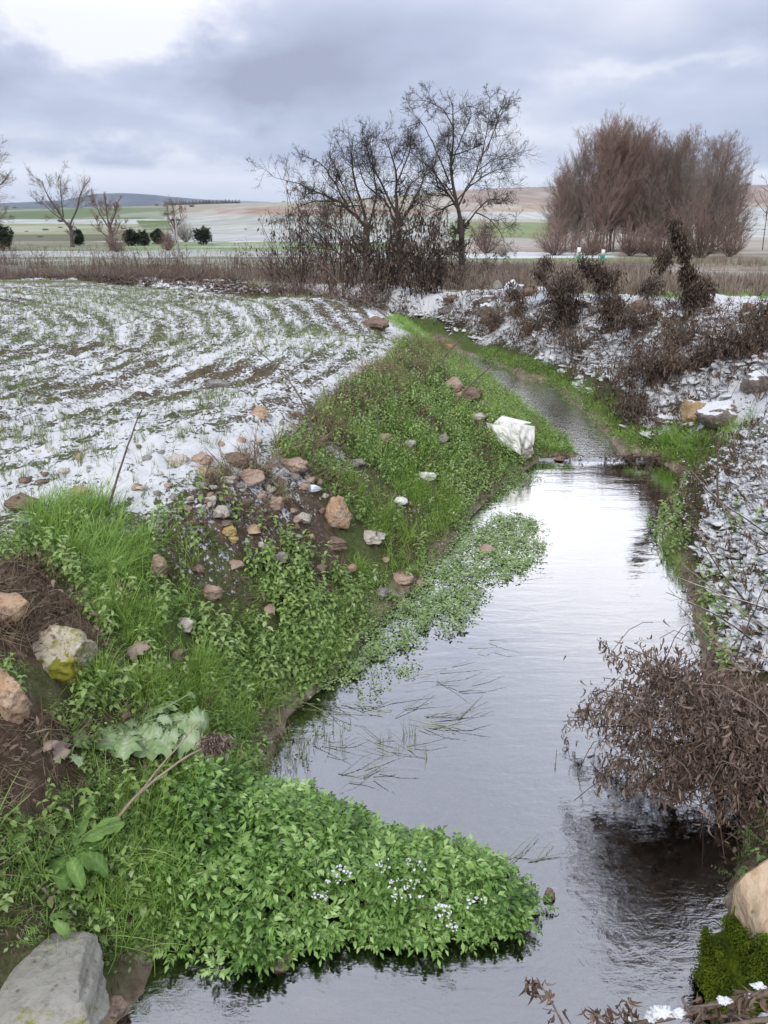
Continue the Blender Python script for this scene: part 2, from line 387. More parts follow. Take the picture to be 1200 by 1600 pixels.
def rockmat(name, c1, c2, c3, scale=9, snow=0.0, moss=0.0, wet=.8):
    m, t, out = newmat(name)
    g = nd(t, 'ShaderNodeNewGeometry'); pos = nd(t, 'ShaderNodeTexCoord').outputs['Object']
    nz = noise_n(t, pos, scale, 6, .65); n2_ = noise_n(t, pos, scale * 4.5, 4, .7)
    vo = nd(t, 'ShaderNodeTexVoronoi'); vo.inputs['Scale'].default_value = scale * 5; t.links.new(pos, vo.inputs['Vector'])
    c = mixc(t, ramp(t, nz, ((.36, 0.0), (.62, 1.0))), c1, c2)
    c = mixc(t, ramp(t, n2_, ((.5, 0.0), (.72, .85))), c, c3)
    sp = nd(t, 'ShaderNodeSeparateXYZ'); t.links.new(g.outputs['Normal'], sp.inputs[0])
    if moss > 0:
        mk = ramp(t, noise_n(t, pos, scale * .8, 5, .7), ((.62 - moss * .3, 0.0), (.68 - moss * .3, 1.0)))
        c = mixc(t, mk, c, mixc(t, n2_, (.12, .13, .01), (.30, .28, .04)))
    if snow > 0:
        up_ = ramp(t, mth(t, 'MULTIPLY_ADD', mth(t, 'SUBTRACT', nz, .5), .9, sp.outputs[2]), ((1.0 - snow, 0.0), (1.05 - snow, 1.0)))
        c = mixc(t, up_, c, (.70, .71, .73))
    h = mth(t, 'ADD', mth(t, 'MULTIPLY', n2_, .6), mth(t, 'MULTIPLY', vo.outputs['Distance'], .5))
    c = mixc(t, ramp(t, mth(t, 'ADD', vo.outputs['Distance'], mth(t, 'MULTIPLY', nz, .35)), ((.22, .8), (.36, 0.0))), c, tuple(x * .55 for x in c3))  # crevice darkening put into the colour where the bump dips
    t.links.new(bsdf(t, c, wet, .25, bump(t, h, .9, .016)).outputs[0], out.inputs[0])
    return m
rockmat('rock_pink', (.34, .22, .16), (.46, .36, .29), (.20, .12, .085))
rockmat('rock_orange', (.42, .25, .14), (.52, .40, .29), (.16, .09, .055), 9)
rockmat('rock_cream', (.46, .41, .34), (.58, .54, .48), (.24, .19, .15))
rockmat('rock_grey', (.19, .18, .165), (.33, .31, .29), (.10, .09, .08))
rockmat('rock_yellow', (.46, .30, .06), (.50, .40, .20), (.30, .17, .05))
rockmat('rock_brown', (.16, .11, .08), (.26, .19, .15), (.08, .055, .04))
rockmat('rock_grey_snow', (.16, .14, .125), (.28, .24, .21), (.08, .065, .055), snow=.35)
rockmat('rock_orange_snow', (.36, .24, .12), (.44, .34, .22), (.12, .07, .04), snow=.12)
rockmat('rock_lichen', (.42, .36, .26), (.54, .50, .40), (.12, .09, .06), 8, moss=.42)
rockmat('rock_slab', (.26, .25, .215), (.34, .33, .29), (.18, .16, .13), 5, moss=.12, wet=.55)
rockmat('block_cream', (.56, .44, .29), (.62, .47, .34), (.42, .26, .15), 5, wet=.7)
rockmat('rock_wet', (.40, .36, .26), (.50, .45, .33), (.28, .24, .16), 5, wet=.4)

def moss_mat():
    m, t, out = newmat('moss')
    pos = nd(t, 'ShaderNodeTexCoord').outputs['Object']
    nz = mth(t, 'MULTIPLY_ADD', noise_n(t, pos, 9, 3, .6), .6, mth(t, 'MULTIPLY', noise_n(t, pos, 40, 5, .7), .45))
    c = ramp(t, nz, ((.38, (.03, .05, .008)), (.55, (.085, .12, .010)), (.75, (.17, .22, .025))))
    t.links.new(bsdf(t, c, .9, .1, bump(t, nz, 1.0, .02)).outputs[0], out.inputs[0])
moss_mat()
def snow_mat():
    m, t, out = newmat('snow')
    pos = nd(t, 'ShaderNodeNewGeometry').outputs['Position']
    nz = noise_n(t, pos, 60, 4, .6)
    c = mixc(t, nz, (.64, .65, .665), (.74, .75, .76))
    t.links.new(bsdf(t, c, .6, .3, bump(t, nz, .3, .006)).outputs[0], out.inputs[0])
snow_mat()
def plain(name, c1, c2, scale, rough=.6, spec=.3, b=.3):
    m, t, out = newmat(name)
    pos = nd(t, 'ShaderNodeTexCoord').outputs['Object']
    nz = noise_n(t, pos, scale, 5, .6)
    t.links.new(bsdf(t, mixc(t, nz, c1, c2), rough, spec, bump(t, nz, b, .01)).outputs[0], out.inputs[0])
    return m
plain('sack_white', (.66, .66, .61), (.78, .78, .73), 6, .55, .3, .5)
plain('plastic_white', (.62, .68, .76), (.80, .83, .88), 5, .4, .4, .3)
plain('sheet_grey', (.34, .37, .41), (.60, .64, .70), 6, .7, .2, .2)
plain('orange_plastic', (.60, .17, .03), (.66, .24, .06), 9, .5, .4, .2)
plain('post_white', (.72, .74, .74), (.80, .82, .82), 6)
plain('post_green', (.03, .28, .20), (.04, .34, .24), 6)
plain('concrete', (.30, .29, .28), (.42, .41, .39), 6, .85)
plain('pod_brown', (.07, .045, .03), (.16, .10, .07), 40, .8)

# ground: soil, litter, moss and low sward; the snow lies where the 'snow' attribute and fine noise let it
def ground_mat():
    m, t, out = newmat('ground')
    pos = nd(t, 'ShaderNodeNewGeometry').outputs['Position']
    sn = attr(t, 'snow'); gr = attr(t, 'green'); wet = attr(t, 'wet'); far = attr(t, 'far'); fc = attr(t, 'farcol', 'Color')
    na = noise_n(t, pos, 14, 6, .65); nb = noise_n(t, pos, 55, 5, .7); nc = noise_n(t, pos, 3.0, 4, .6)
    soil = ramp(t, na, ((.30, (.035, .022, .016)), (.5, (.085, .055, .04)), (.68, (.17, .12, .09))))
    litter = ramp(t, nb, ((.35, (.045, .03, .022)), (.55, (.14, .10, .075)), (.72, (.28, .22, .17))))
    soil = mixc(t, ramp(t, nc, ((.45, 0.0), (.6, .8))), soil, litter)
    grn = ramp(t, nb, ((.3, (.035, .05, .015)), (.55, (.08, .115, .03)), (.75, (.15, .20, .06))))
    c = mixc(t, gr, soil, grn)
    bed = ramp(t, na, ((.3, (.09, .068, .045)), (.5, (.21, .165, .115)), (.62, (.32, .26, .19)), (.74, (.52, .47, .39))))
    c = mixc(t, wet, c, bed)
    c = mixc(t, far, c, mixc(t, mth(t, 'MULTIPLY', mth(t, 'SUBTRACT', na, .35), .5, clamp=True), fc, (.12, .10, .08)))
    st = noise_n(t, vmap(t, pos, (9, 9, 9)), 1.0, 6, .68, .6)
    s2 = noise_n(t, pos, 42, 4, .65)
    k = mth(t, 'ADD', sn, mth(t, 'ADD', mth(t, 'MULTIPLY', mth(t, 'SUBTRACT', st, .5), 1.1), mth(t, 'MULTIPLY', mth(t, 'SUBTRACT', s2, .5), 1.25)))
    mask = ramp(t, k, ((.46, 0.0), (.56, 1.0)))
    mask = mth(t, 'MULTIPLY', mask, mth(t, 'GREATER_THAN', sn, .03))
    sc_ = mixc(t, nb, (.54, .55, .565), (.68, .69, .70))
    c = mixc(t, mask, c, sc_)
    hgt = mth(t, 'ADD', mth(t, 'MULTIPLY', mask, .8), mth(t, 'ADD', mth(t, 'MULTIPLY', nb, .5), mth(t, 'MULTIPLY', na, .6)))
    fd = mth(t, 'SUBTRACT', 1.0, mth(t, 'MULTIPLY', far, .85))
    bn = bump(t, mth(t, 'MULTIPLY', hgt, fd), .8, .018)
    t.links.new(bsdf(t, c, mth(t, 'MULTIPLY_ADD', wet, -.4, .85), .2, bn).outputs[0], out.inputs[0])
ground_mat()

X, Y, Z = GX.ravel(), GY.ravel(), GZ.ravel()
I = GI
lf = fbm(X * .55, Y * .55, 4); lf2 = fbm(X * 1.6 + 40, Y * 1.6, 4)
PX, PY, DEP = proj(X, Y, Z)
snow = np.zeros(X.shape); green = np.zeros(X.shape)
rowp = .5 + .5 * np.sin(I['df'] * 2 * math.pi / .34 + 1.5 * fbm(X * .9, Y * .9, 2))
trk = sum(np.exp(-((I['df'] - c_ - .3 * (fbm(X * .3, Y * .3, 2) - .5)) / .10) ** 2) for c_ in (1.9, 3.5, 5.6, 7.2))
fs = .575 + .30 * (lf2 - .5) + .30 * (lf - .5) - .18 * (rowp - .3) + .20 * trk + .10 * sm(1.6, .3, I['df']) * sm(9, 4, Y)
snow = np.where(I['fld'], fs, snow)
green = np.where(I['fld'], np.clip(.45 + 2.2 * (lf - .45), .2, .8), green)
side = X > (.95 + .10 * (Y - 2))           # right-hand bank side of the stream
SIDE = lambda x, y: x > np.interp(y, [-5, 0, 2, 4, 7.3, 10, 13, 15.5, 18, 21, 25, 30], [.9, .9, .9, 1.1, 2.0, 1.9, 1.5, .9, -.8, -4.2, -9, -16])
rs = SIDE(X, Y) & ~I['ip'] & ~I['iu']
dw = np.minimum(I['dp'], I['du'])
snow = np.where(rs, (.72 + .10 * sm(7, 5, Y) + .8 * (lf2 - .5)) * sm(.12, .5, dw), snow)
green_edge = None
green_edge = sm(.9, .3, dw)
green = np.where(rs, sm(.6, .2, dw) * (.5 + .5 * sm(5, 7, Y)), green)
lb = ~rs & ~I['fld'] & ~I['ip'] & ~I['iu'] & (X > -6) & (Y < 16)
_rub = [W(px, py, z)[:2] for px, py, z in ((330, 760, .78), (440, 730, .75), (520, 790, .58), (560, 870, .42), (480, 885, .45), (380, 860, .62), (280, 825, .76))]
_lit = [W(px, py, z)[:2] for px, py, z in ((-60, 880, .86), (60, 880, .84), (120, 940, .72), (170, 1020, .58), (140, 1060, .55), (60, 1040, .7), (-60, 1050, .8))]
_lit2 = [W(px, py, z)[:2] for px, py, z in ((-60, 1080, .72), (50, 1090, .66), (120, 1150, .52), (130, 1220, .44), (60, 1280, .46), (-60, 1300, .55))]
green = np.where(lb, np.clip(.75 + 1.5 * (lf2 - .5), 0, 1) * (1 - .9 * (inpoly(X, Y, _rub) | inpoly(X, Y, _lit) | inpoly(X, Y, _lit2))), green)
snow = np.where(lb, (.55 + .8 * (lf2 - .5)) * sm(.75, 0.05, I['df'] + .5 * (lf2 - .5)) * sm(1.0, 3.0, Y), snow)
snow = np.where(lb & (Y > 11) & (dw > .5), .62 + .8 * (lf2 - .5), snow)
wet = np.where(I['ip'] | I['iu'], 1.0, sm(.12, .0, dw))
far = sm(17, 24, Y)
belt = sm(11, 15, Y) * (1 - far)
# plain beyond the ditch: strips of snow, sward and dry ground, long across the view
def farcolor(px, py, x, y):
    v = fbm(x * .05 + 3, y * .16, 4); u = fbm(x * .4, y * .9 + 7, 3)
    c = np.empty((len(x), 3)); c[:] = (.20, .19, .12)
    def band(sel, col, n=.0):
        c[sel] = np.array(col)
    L_ = px < 620
    band(L_ & (py > 374), (.19, .20, .12)); band(L_ & (py > 392) & (py < 402), (.36, .38, .35)); band(L_ & (py > 378) & (py < 392) & (px > 200), (.20, .27, .12))
    band(L_ & (py <= 378) & (px > 165), (.70, .72, .74)); band(L_ & (py <= 378) & (px <= 165), (.24, .19, .14))
    Rr = ~L_
    band(Rr, (.27, .23, .18)); band(Rr & (py > 395) & (py < 403) & (px < 960), (.66, .68, .70)); band(Rr & (py >= 403) & (py < 412), (.20, .27, .11))
    band(Rr & (py > 424) & (py < 432), (.42, .44, .38)); band(Rr & (py > 452) & (py < 474), (.16, .27, .07)); band(Rr & (py >= 474), (.66, .68, .70))
    band(Rr & (py <= 395), (.38, .33, .28))
    k = np.clip((v - .5) * 3 + .0, 0, 1)[:, None]
    c = c * (1 - k * .5) + np.array((.45, .44, .40)) * k * .5
    return c * (.8 + .4 * u[:, None])
fcol = farcolor(PX + (fbm(X * .1, Y * .3, 2) - .5) * 60, PY + (fbm(X * .15, Y * .1, 3) - .5) * 7, X, Y)
snow = np.where(far > .5, .03 + .42 * sm(.5, .62, fbm(X * .12, Y * .4, 3)), snow)
snow = np.clip(snow, 0, 1)
def grid_faces(nx, ny):
    i, j = np.meshgrid(np.arange(nx - 1), np.arange(ny - 1), indexing='ij')
    a = (i * ny + j).ravel()
    return np.c_[a, a + ny, a + ny + 1, a + 1]
go = mesh_np('ground', np.c_[X, Y, Z], grid_faces(*GX.shape), MATS['ground'], smooth=True,
             attrs=dict(snow=snow, green=green, wet=wet, far=far, farcol=fcol))
tag(go, kind='structure')

# ------------------------------------------------------------------ hills beyond: real rising ground, fields as strips on it
def hills():
    ang = np.r_[np.linspace(-75, -34, 60)[:-1], np.linspace(-34, 34, 760), np.linspace(34, 75, 60)[1:]]
    rr = np.r_[np.geomspace(112, 420, 70), np.geomspace(424, 2300, 260), np.geomspace(2330, 3600, 12)]
    AA, RR_ = np.meshgrid(np.radians(ang), rr, indexing='ij')
    x = (np.sin(AA) * RR_).ravel(); y = (np.cos(AA) * RR_).ravel(); r = RR_.ravel(); a = np.degrees(AA).ravel()
    top = np.interp(a, [-75, -26, -22, -18, -12, -8, 0, 6, 12, 20, 26, 75], [20, 22, 22, 26, 31, 33, 42, 54, 58, 58, 57, 44])
    s = sm(170, 1500, r) ** 1.15
    z = -.25 + (top + 2.2) * s + 7 * (fbm(x * .0016 + 5, y * .0016, 3) - .5) * sm(300, 900, r) + 1.0 * (fbm(x * .012, y * .012, 3) - .5) * sm(150, 400, r)
    z = z - 40 * sm(1650, 3300, r)
    z = np.where(r < 118, z - .5, z)
    px, py, _ = proj(x, y, z)
    wv = (fbm(x * .004, y * .004, 3) - .5)
    px = px + wv * 40; py = py + wv * 5
    v = fbm(x * .02, y * .006, 4); u = fbm(x * .15, y * .05, 3)
    c = np.empty((len(x), 3)); c[:] = (.36, .36, .27)
    def S(cond, col): c[cond] = col
    green_, olive, white, beige, pink, grn2 = (.13, .19, .08), (.26, .29, .16), (.50, .52, .52), (.40, .37, .28), (.36, .24, .19), (.16, .25, .06)
    S(py > 366, (.14, .15, .09)); S((py <= 366) & (py > 351), olive); S((py <= 366) & (py > 351) & (px < 130), (.30, .33, .18))
    S((py <= 351) & (py > 344), white)
    S((py <= 344) & (py > 322), green_); S((py <= 324), (.28, .28, .19))
    rw = px > 265 + (366 - py) * .1
    S(rw & (py > 366), white); S(rw & (py <= 366) & (py > 336), (.42, .44, .40)); S(rw & (py <= 352 + 40 * wv) & (py > 346 + 30 * wv), (.34, .36, .28)); S(rw & (py <= 336), (.38, .34, .25))
    S((px > 225) & (px < 262 + (366 - py) * .8) & (py > 346) & (py <= 360), (.11, .17, .05))
    S(rw & (py <= 334) & (py > 325) & (px > 335), pink)
    R_ = px > 700
    S(R_, (.42, .41, .35)); S(R_ & (py < 316), (.34, .26, .22)); S(R_ & (py >= 316) & (py < 330), (.42, .34, .27)); S(R_ & (py >= 330) & (py < 342), (.50, .51, .48))
    S(R_ & (py > 348 + 14 * wv) & (py < 372 + 20 * wv) & (px < 860 + (372 - py) * 1.2), (.22, .28, .12)); S(R_ & (py > 376), (.32, .29, .25)); S((px > 1120) & (py > 322) & (py < 370), (.55, .56, .55))
    # thin plough lines showing through the thin snow
    rowl = .5 + .5 * np.sin((x * .8 + y * .22) * 2 * math.pi / 11)
    snowy = (c.min(1) > .45)
    
    c = c * (.78 + .30 * v[:, None] + .16 * u[:, None])
    k = sm(.52, .66, v)[:, None] * (r < 1600)[:, None]
    c = c * (1 - .30 * k) + np.array((.55, .56, .55)) * .30 * k
    m, t, out = newmat('hill_fields')
    pos = nd(t, 'ShaderNodeNewGeometry').outputs['Position']
    na = noise_n(t, vmap(t, pos, (.10, .007, .02), rot=(0, 0, .25)), 1.0, 6, .62); nb = noise_n(t, vmap(t, pos, (.006, .003, .01)), 1.0, 4, .6)
    cc = attr(t, 'farcol', 'Color')
    cc = mixc(t, ramp(t, na, ((.40, 0.0), (.60, .75))), cc, mixc(t, .45, cc, (.16, .14, .10)))
    cc = mixc(t, ramp(t, nb, ((.45, 0.0), (.65, .40))), cc, mixc(t, .5, cc, (.42, .42, .38)))
    t.links.new(bsdf(t, cc, .9, .1).outputs[0], out.inputs[0])
    o = mesh_np('hills', np.c_[x, y, z], grid_faces(*AA.shape), m, smooth=True, attrs=dict(farcol=c))
    tag(o, kind='structure')
    return x, y, z
HX, HY, HZ = hills()
def far_range():
    ang = np.linspace(-70, 70, 700); rr = np.geomspace(3300, 9500, 50)
    AA, RR_ = np.meshgrid(np.radians(ang), rr, indexing='ij')
    a = np.degrees(AA).ravel(); r = RR_.ravel(); x = np.sin(AA).ravel() * r; y = np.cos(AA).ravel() * r
    top = np.interp(a, [-70, -30, -24, -21, -19, -17.5, -15.5, -12, -8, 0, 70], [120, 138, 172, 192, 238, 246, 236, 205, 190, 120, 100]) * .93
    z = -15 + (top) * np.exp(-((r - 6500) / 1500.) ** 2) * (1 + .10 * (fbm(x * .0011, y * .0011, 4) - .5))
    c = np.tile(np.array((.05, .07, .08)), (len(x), 1)); v = fbm(x * .0012 + 3, y * .0012, 4)
    c = np.where((v > .58)[:, None], np.array((.26, .26, .26)), c)
    o = mesh_np('far_hills', np.c_[x, y, z], grid_faces(*AA.shape), MATS['hill_fields'], smooth=True, attrs=dict(farcol=c))
    tag(o, kind='structure')
far_range()

# ------------------------------------------------------------------ water
def water():
    m, t, out = newmat('water')
    g = nd(t, 'ShaderNodeNewGeometry'); pos = g.outputs['Position']; rp = attr(t, 'ripple')
    v1 = noise_n(t, vmap(t, pos, (2.2, 8.5, 1)), 1.0, 4, .6, .5)
    v2 = noise_n(t, vmap(t, pos, (9, 26, 1)), 1.0, 4, .6, .6)
    v3 = noise_n(t, vmap(t, pos, (16, 17, 1), rot=(0, 0, .5)), 1.0, 3, .55, 1.2)
    calm = mth(t, 'MULTIPLY', v1, .24)
    busy = mth(t, 'ADD', mth(t, 'MULTIPLY', v2, .8), mth(t, 'MULTIPLY', v3, .7))
    h = mth(t, 'ADD', calm, mth(t, 'MULTIPLY', busy, rp))
    bn = bump(t, h, .55, .02)
    gl = nd(t, 'ShaderNodeBsdfGlossy'); gl.inputs['Roughness'].default_value = .02; gl.inputs[0].default_value = (1, 1, 1, 1); t.links.new(bn, gl.inputs['Normal'])
    tr = nd(t, 'ShaderNodeBsdfTransparent'); tr.inputs[0].default_value = (.80, .78, .70, 1)
    fr = nd(t, 'ShaderNodeFresnel'); fr.inputs[0].default_value = 1.95; t.links.new(bn, fr.inputs['Normal'])
    f = mth(t, 'MULTIPLY_ADD', fr.outputs[0], 4.6, -.14, clamp=True)
    mx = nd(t, 'ShaderNodeMixShader'); t.links.new(f, mx.inputs[0]); t.links.new(tr.outputs[0], mx.inputs[1]); t.links.new(gl.outputs[0], mx.inputs[2])
    t.links.new(mx.outputs[0], out.inputs[0])
    # one sheet following the stream: level pool, a short lip at the stones, the slightly higher run behind it
    xs = np.r_[np.arange(-17, -2, .12), np.arange(-2, 4, .04)]; ys = np.r_[np.arange(-2, YW - .3, .05), np.arange(YW - .3, YW + .5, .02), np.arange(YW + .5, 31, .06)]
    XX, YY = np.meshgrid(xs, ys, indexing='ij'); x = XX.ravel(); y = YY.ravel()
    _, inf = height(x, y, False)
    keep = (inf['ip'] | (inf['dp'] < .14)) & (y < YW + .12) | (inf['iu'] | (inf['du'] < .12)) & (y > YW - .10)
    z = np.where(y > YW + .02, ZU, 0) * 1.0
    z = ZU * sm(YW - .012, YW + .014, y + .06 * (vn(x * 4, y * 0) - .5))
    F = grid_faces(*XX.shape); F = F[keep[F].all(1)]
    used = np.unique(F); mp = np.full(len(x), -1); mp[used] = np.arange(len(used))
    rip = .04 + .14 * sm(1.6, .2, np.abs(y - 1.4)) * .8 + .42 * sm(YW - .05, YW + .1, y) + .7 * np.exp(-((y - YW + .02) / .07) ** 2)
    rip += .16 * sm(2.9, 1.9, y) * sm(.1, .9, x) + .06 * sm(3.6, 2.6, y)
    rip = np.clip(rip, 0.03, 1.2)
    o = mesh_np('water', np.c_[x, y, z][used], mp[F], m, smooth=True, attrs=dict(ripple=rip[used]))
    tag(o, kind='structure')
water()
# ------------------------------------------------------------------ plant templates (z up, root at origin): (verts, quads, per-vertex shade)
def leaf_t(L, Wd, curl=.3, fold=.25, n=3, droop=0.0, shape=1.0, tip=.12):
    V = []
    for i in range(n + 1):
        t = i / n
        wd = Wd * .5 * max(math.sin(math.pi * min(1, (t ** shape) * .93 + .05)), tip if 0 < i else .15)
        a = curl * t + droop * t * t
        yy = L * t * math.cos(a * .6); zz = -L * t * math.sin(a * .6)
        V += [(-wd, yy, zz + fold * wd), (0, yy, zz), (wd, yy, zz + fold * wd)]
    Q = []
    for i in range(n):
        b = i * 3
        Q += [(b, b + 1, b + 4, b + 3), (b + 1, b + 2, b + 5, b + 4)]
    return np.array(V, float), np.array(Q)
def ribbon_t(pts, w0, w1=None):
    pts = np.array(pts, float); w1 = w0 if w1 is None else w1
    k = len(pts); V = []
    for i, p in enumerate(pts):
        tg = pts[min(i + 1, k - 1)] - pts[max(i - 1, 0)]; s = np.cross(tg, (0, .3, 1)); s = s / (np.linalg.norm(s) + 1e-9)
        w_ = (w0 + (w1 - w0) * i / (k - 1)) * .5
        V += [p - s * w_, p + s * w_]
    Q = [(2 * i, 2 * i + 1, 2 * i + 3, 2 * i + 2) for i in range(k - 1)]
    return np.array(V), np.array(Q)
def rotm(rx=0, ry=0, rz=0):
    cx_, sx = math.cos(rx), math.sin(rx); cy_, sy = math.cos(ry), math.sin(ry); cz, sz = math.cos(rz), math.sin(rz)
    return np.array([[cz, -sz, 0], [sz, cz, 0], [0, 0, 1]]) @ np.array([[cy_, 0, sy], [0, 1, 0], [-sy, 0, cy_]]) @ np.array([[1, 0, 0], [0, cx_, -sx], [0, sx, cx_]])
class TB:
    def __init__(s): s.V = []; s.Q = []; s.r = []; s.n = 0
    def add(s, vq, M=None, t=(0, 0, 0), sc=1.0, rnd=None):
        V, Q = vq[0] * sc, vq[1]
        if M is not None: V = V @ M.T
        V = V + np.array(t); s.V.append(V); s.Q.append(Q + s.n); s.n += len(V)
        if len(vq) > 2 and rnd is None: s.r.append(vq[2])
        else: s.r.append(np.full(len(V), RNG.random() if rnd is None else rnd))
        return s
    def get(s): return np.concatenate(s.V), np.concatenate(s.Q), np.concatenate(s.r)
U = lambda a, b: a + (b - a) * RNG.random()
def t_grass(nb=14, L=.14, wd=.0035, spread=.03, lean=.5, n=3):
    T = TB()
    for _ in range(nb):
        az = U(0, 6.28); l = L * U(.55, 1.15); ln = U(.05, 1) * lean
        pts = [(0, l * t * math.sin(ln * (.35 + t * .9)), l * t * math.cos(ln * (.35 + t * .9))) for t in np.linspace(0, 1, n + 1)]
        b = ribbon_t(pts, wd, wd * .25)
        T.add(b, rotm(rz=az), (U(-1, 1) * spread, U(-1, 1) * spread, 0))
    return T.get()
def t_feather(nf=5, L=.09, pairs=6, ll=.014):
    T = TB()
    for k in range(nf):
        az = U(0, 6.28); el = U(.5, 1.2)
        for i in range(pairs):
            t = (i + 1) / pairs; p0 = np.array((0, L * t * math.cos(el), L * t * math.sin(el) * (1 - .25 * t)))
            for s_ in (-1, 1):
                lf_ = leaf_t(ll * (1.25 - .6 * t), ll * .55, .4, .2, 1)
                T.add(lf_, rotm(rz=az) @ rotm(rx=U(-.2, .5), rz=s_ * U(.7, 1.3)), rotm(rz=az) @ p0)
    return T.get()
def t_nettle(h=.16, pairs=5, ll=.045, wl=.026, droop=.9):
    T = TB(); bx_, by_ = U(-.25, .25), U(-.25, .25)
    P = lambda t: np.array((bx_ * h * t * t, by_ * h * t * t, h * t))
    T.add(ribbon_t([P(0), P(.5), P(1)], .003, .002), rnd=.3)
    for i in range(pairs):
        t = .25 + .75 * i / (pairs - 1); a0 = i * 1.57 + U(-.4, .4)
        for s_ in (0, math.pi):
            T.add(leaf_t(ll * (1.15 - .55 * t) * U(.8, 1.2), wl * (1.15 - .5 * t), U(.2, droop), .3, 3, .4), rotm(rz=a0 + s_) @ rotm(rx=U(-.1, .45)), P(t))
    return T.get()
def t_pinnate(L=.10, pairs=4, ll=.026, wl=.016, arch=.7):
    T = TB()
    P = lambda t: np.array((0, L * t * math.cos(arch * t), L * (.75 * t - .62 * t * t) * 1.0))
    T.add(ribbon_t([P(x) for x in (0, .35, .7, 1)], .003, .0015), rnd=.8)
    for i in range(pairs):
        t = .38 + .55 * i / pairs
        for s_ in (-1, 1):
            T.add(leaf_t(ll * U(.85, 1.1), wl, U(.25, .7), .3, 2, .3, .85), rotm(rz=-s_ * U(.95, 1.25)) @ rotm(ry=s_ * .15, rx=U(-.15, .15)), P(t))
    T.add(leaf_t(ll * 1.15, wl * 1.15, .5, .3, 2, .3, .85), None, P(1))
    return T.get()
def t_rosette(nl=6, **kw):
    T = TB()
    for i in range(nl):
        T.add(t_pinnate(L=kw.get('L', .10) * U(.75, 1.15), ll=kw.get('ll', .026), wl=kw.get('wl', .016), pairs=kw.get('pairs', 4)), rotm(rz=i * 6.28 / nl + U(-.4, .4)) @ rotm(rx=U(.1, .75)), (0, 0, U(-.02, .01)), rnd=None)
    V, Q, r_ = T.get(); return V, Q, r_
def t_litter(n=9, spread=.07, ll=.04, z=.02):
    T = TB()
    for i in range(n):
        l = ll * U(.5, 1.2); wd = l * U(.15, .6) if i % 2 else l * .12; l = l if i % 2 else l * 1.8
        T.add(leaf_t(l, wd, U(-.5, 2.2), U(.1, 1.1), 3), rotm(rz=U(0, 6.28)) @ rotm(rx=U(-.5, .6), ry=U(-.7, .7)), (U(-1, 1) * spread, U(-1, 1) * spread, U(0, 1) * z))
    return T.get()
def t_clover(n=12, spread=.06, ll=.014, z=.02):
    T = TB()
    for _ in range(n):
        T.add(leaf_t(ll * U(.7, 1.3), ll * .75, U(0, .6), .2, 2), rotm(rz=U(0, 6.28)) @ rotm(rx=U(-.35, .35), ry=U(-.3, .3)), (U(-1, 1) * spread, U(-1, 1) * spread, U(0, 1) * z))
    return T.get()
def t_deadstem(h=.7, nb=6, leaves=14, ll=.05, wl=.016, w=.006, hang=1.0):
    """dry herb: a stem, a few side shoots, shrivelled leaves that hang"""
    T = TB(); cx_, cy_ = U(-.25, .25), U(-.25, .25)
    P = lambda t: np.array((cx_ * h * t * t, cy_ * h * t * t, h * t))
    T.add(ribbon_t([P(x) for x in (0, .3, .6, 1)], w, w * .4), rnd=.35)
    tips = [(P, .45, 1.0)]
    for i in range(nb):
        t0 = U(.3, .95); a = U(0, 6.28); l = h * U(.12, .34) * (1.2 - .5 * t0); b0 = P(t0)
        f = (lambda b0, a, l: (lambda t: b0 + np.array((math.cos(a) * l * t * .8, math.sin(a) * l * t * .8, l * (t * .75 - .25 * t * t)))))(b0, a, l)
        T.add(ribbon_t([f(0), f(.5), f(1)], w * .5, w * .25), rnd=.35); tips.append((f, .2, 1.0))
    for i in range(leaves):
        f, a_, b_ = tips[RNG.integers(len(tips))]
        T.add(leaf_t(ll * U(.5, 1.3), wl * U(.45, 1.0), U(.4, 2.4), U(.4, 1.3), 3, 0, 1), rotm(rz=U(0, 6.28)) @ rotm(rx=-U(.6, 1.5) * hang), f(U(a_, b_)))
    return T.get()
def t_twig(L=.35, nb=4, w=.005, bend=.3):
    T = TB(); b = U(-bend, bend)
    P = lambda t: np.array((b * L * t * t, U(-.01, .01) * L, L * t))
    T.add(ribbon_t([P(x) for x in (0, .35, .7, 1)], w, w * .4))
    for i in range(nb):
        t0 = U(.2, .9); a = U(0, 6.28); l = L * U(.15, .4); p = P(t0)
        T.add(ribbon_t([p, p + l * .5 * np.array((math.cos(a) * .7, math.sin(a) * .7, .6)), p + l * np.array((math.cos(a) * .8, math.sin(a) * .8, .9))], w * .5, w * .2))
    return T.get()

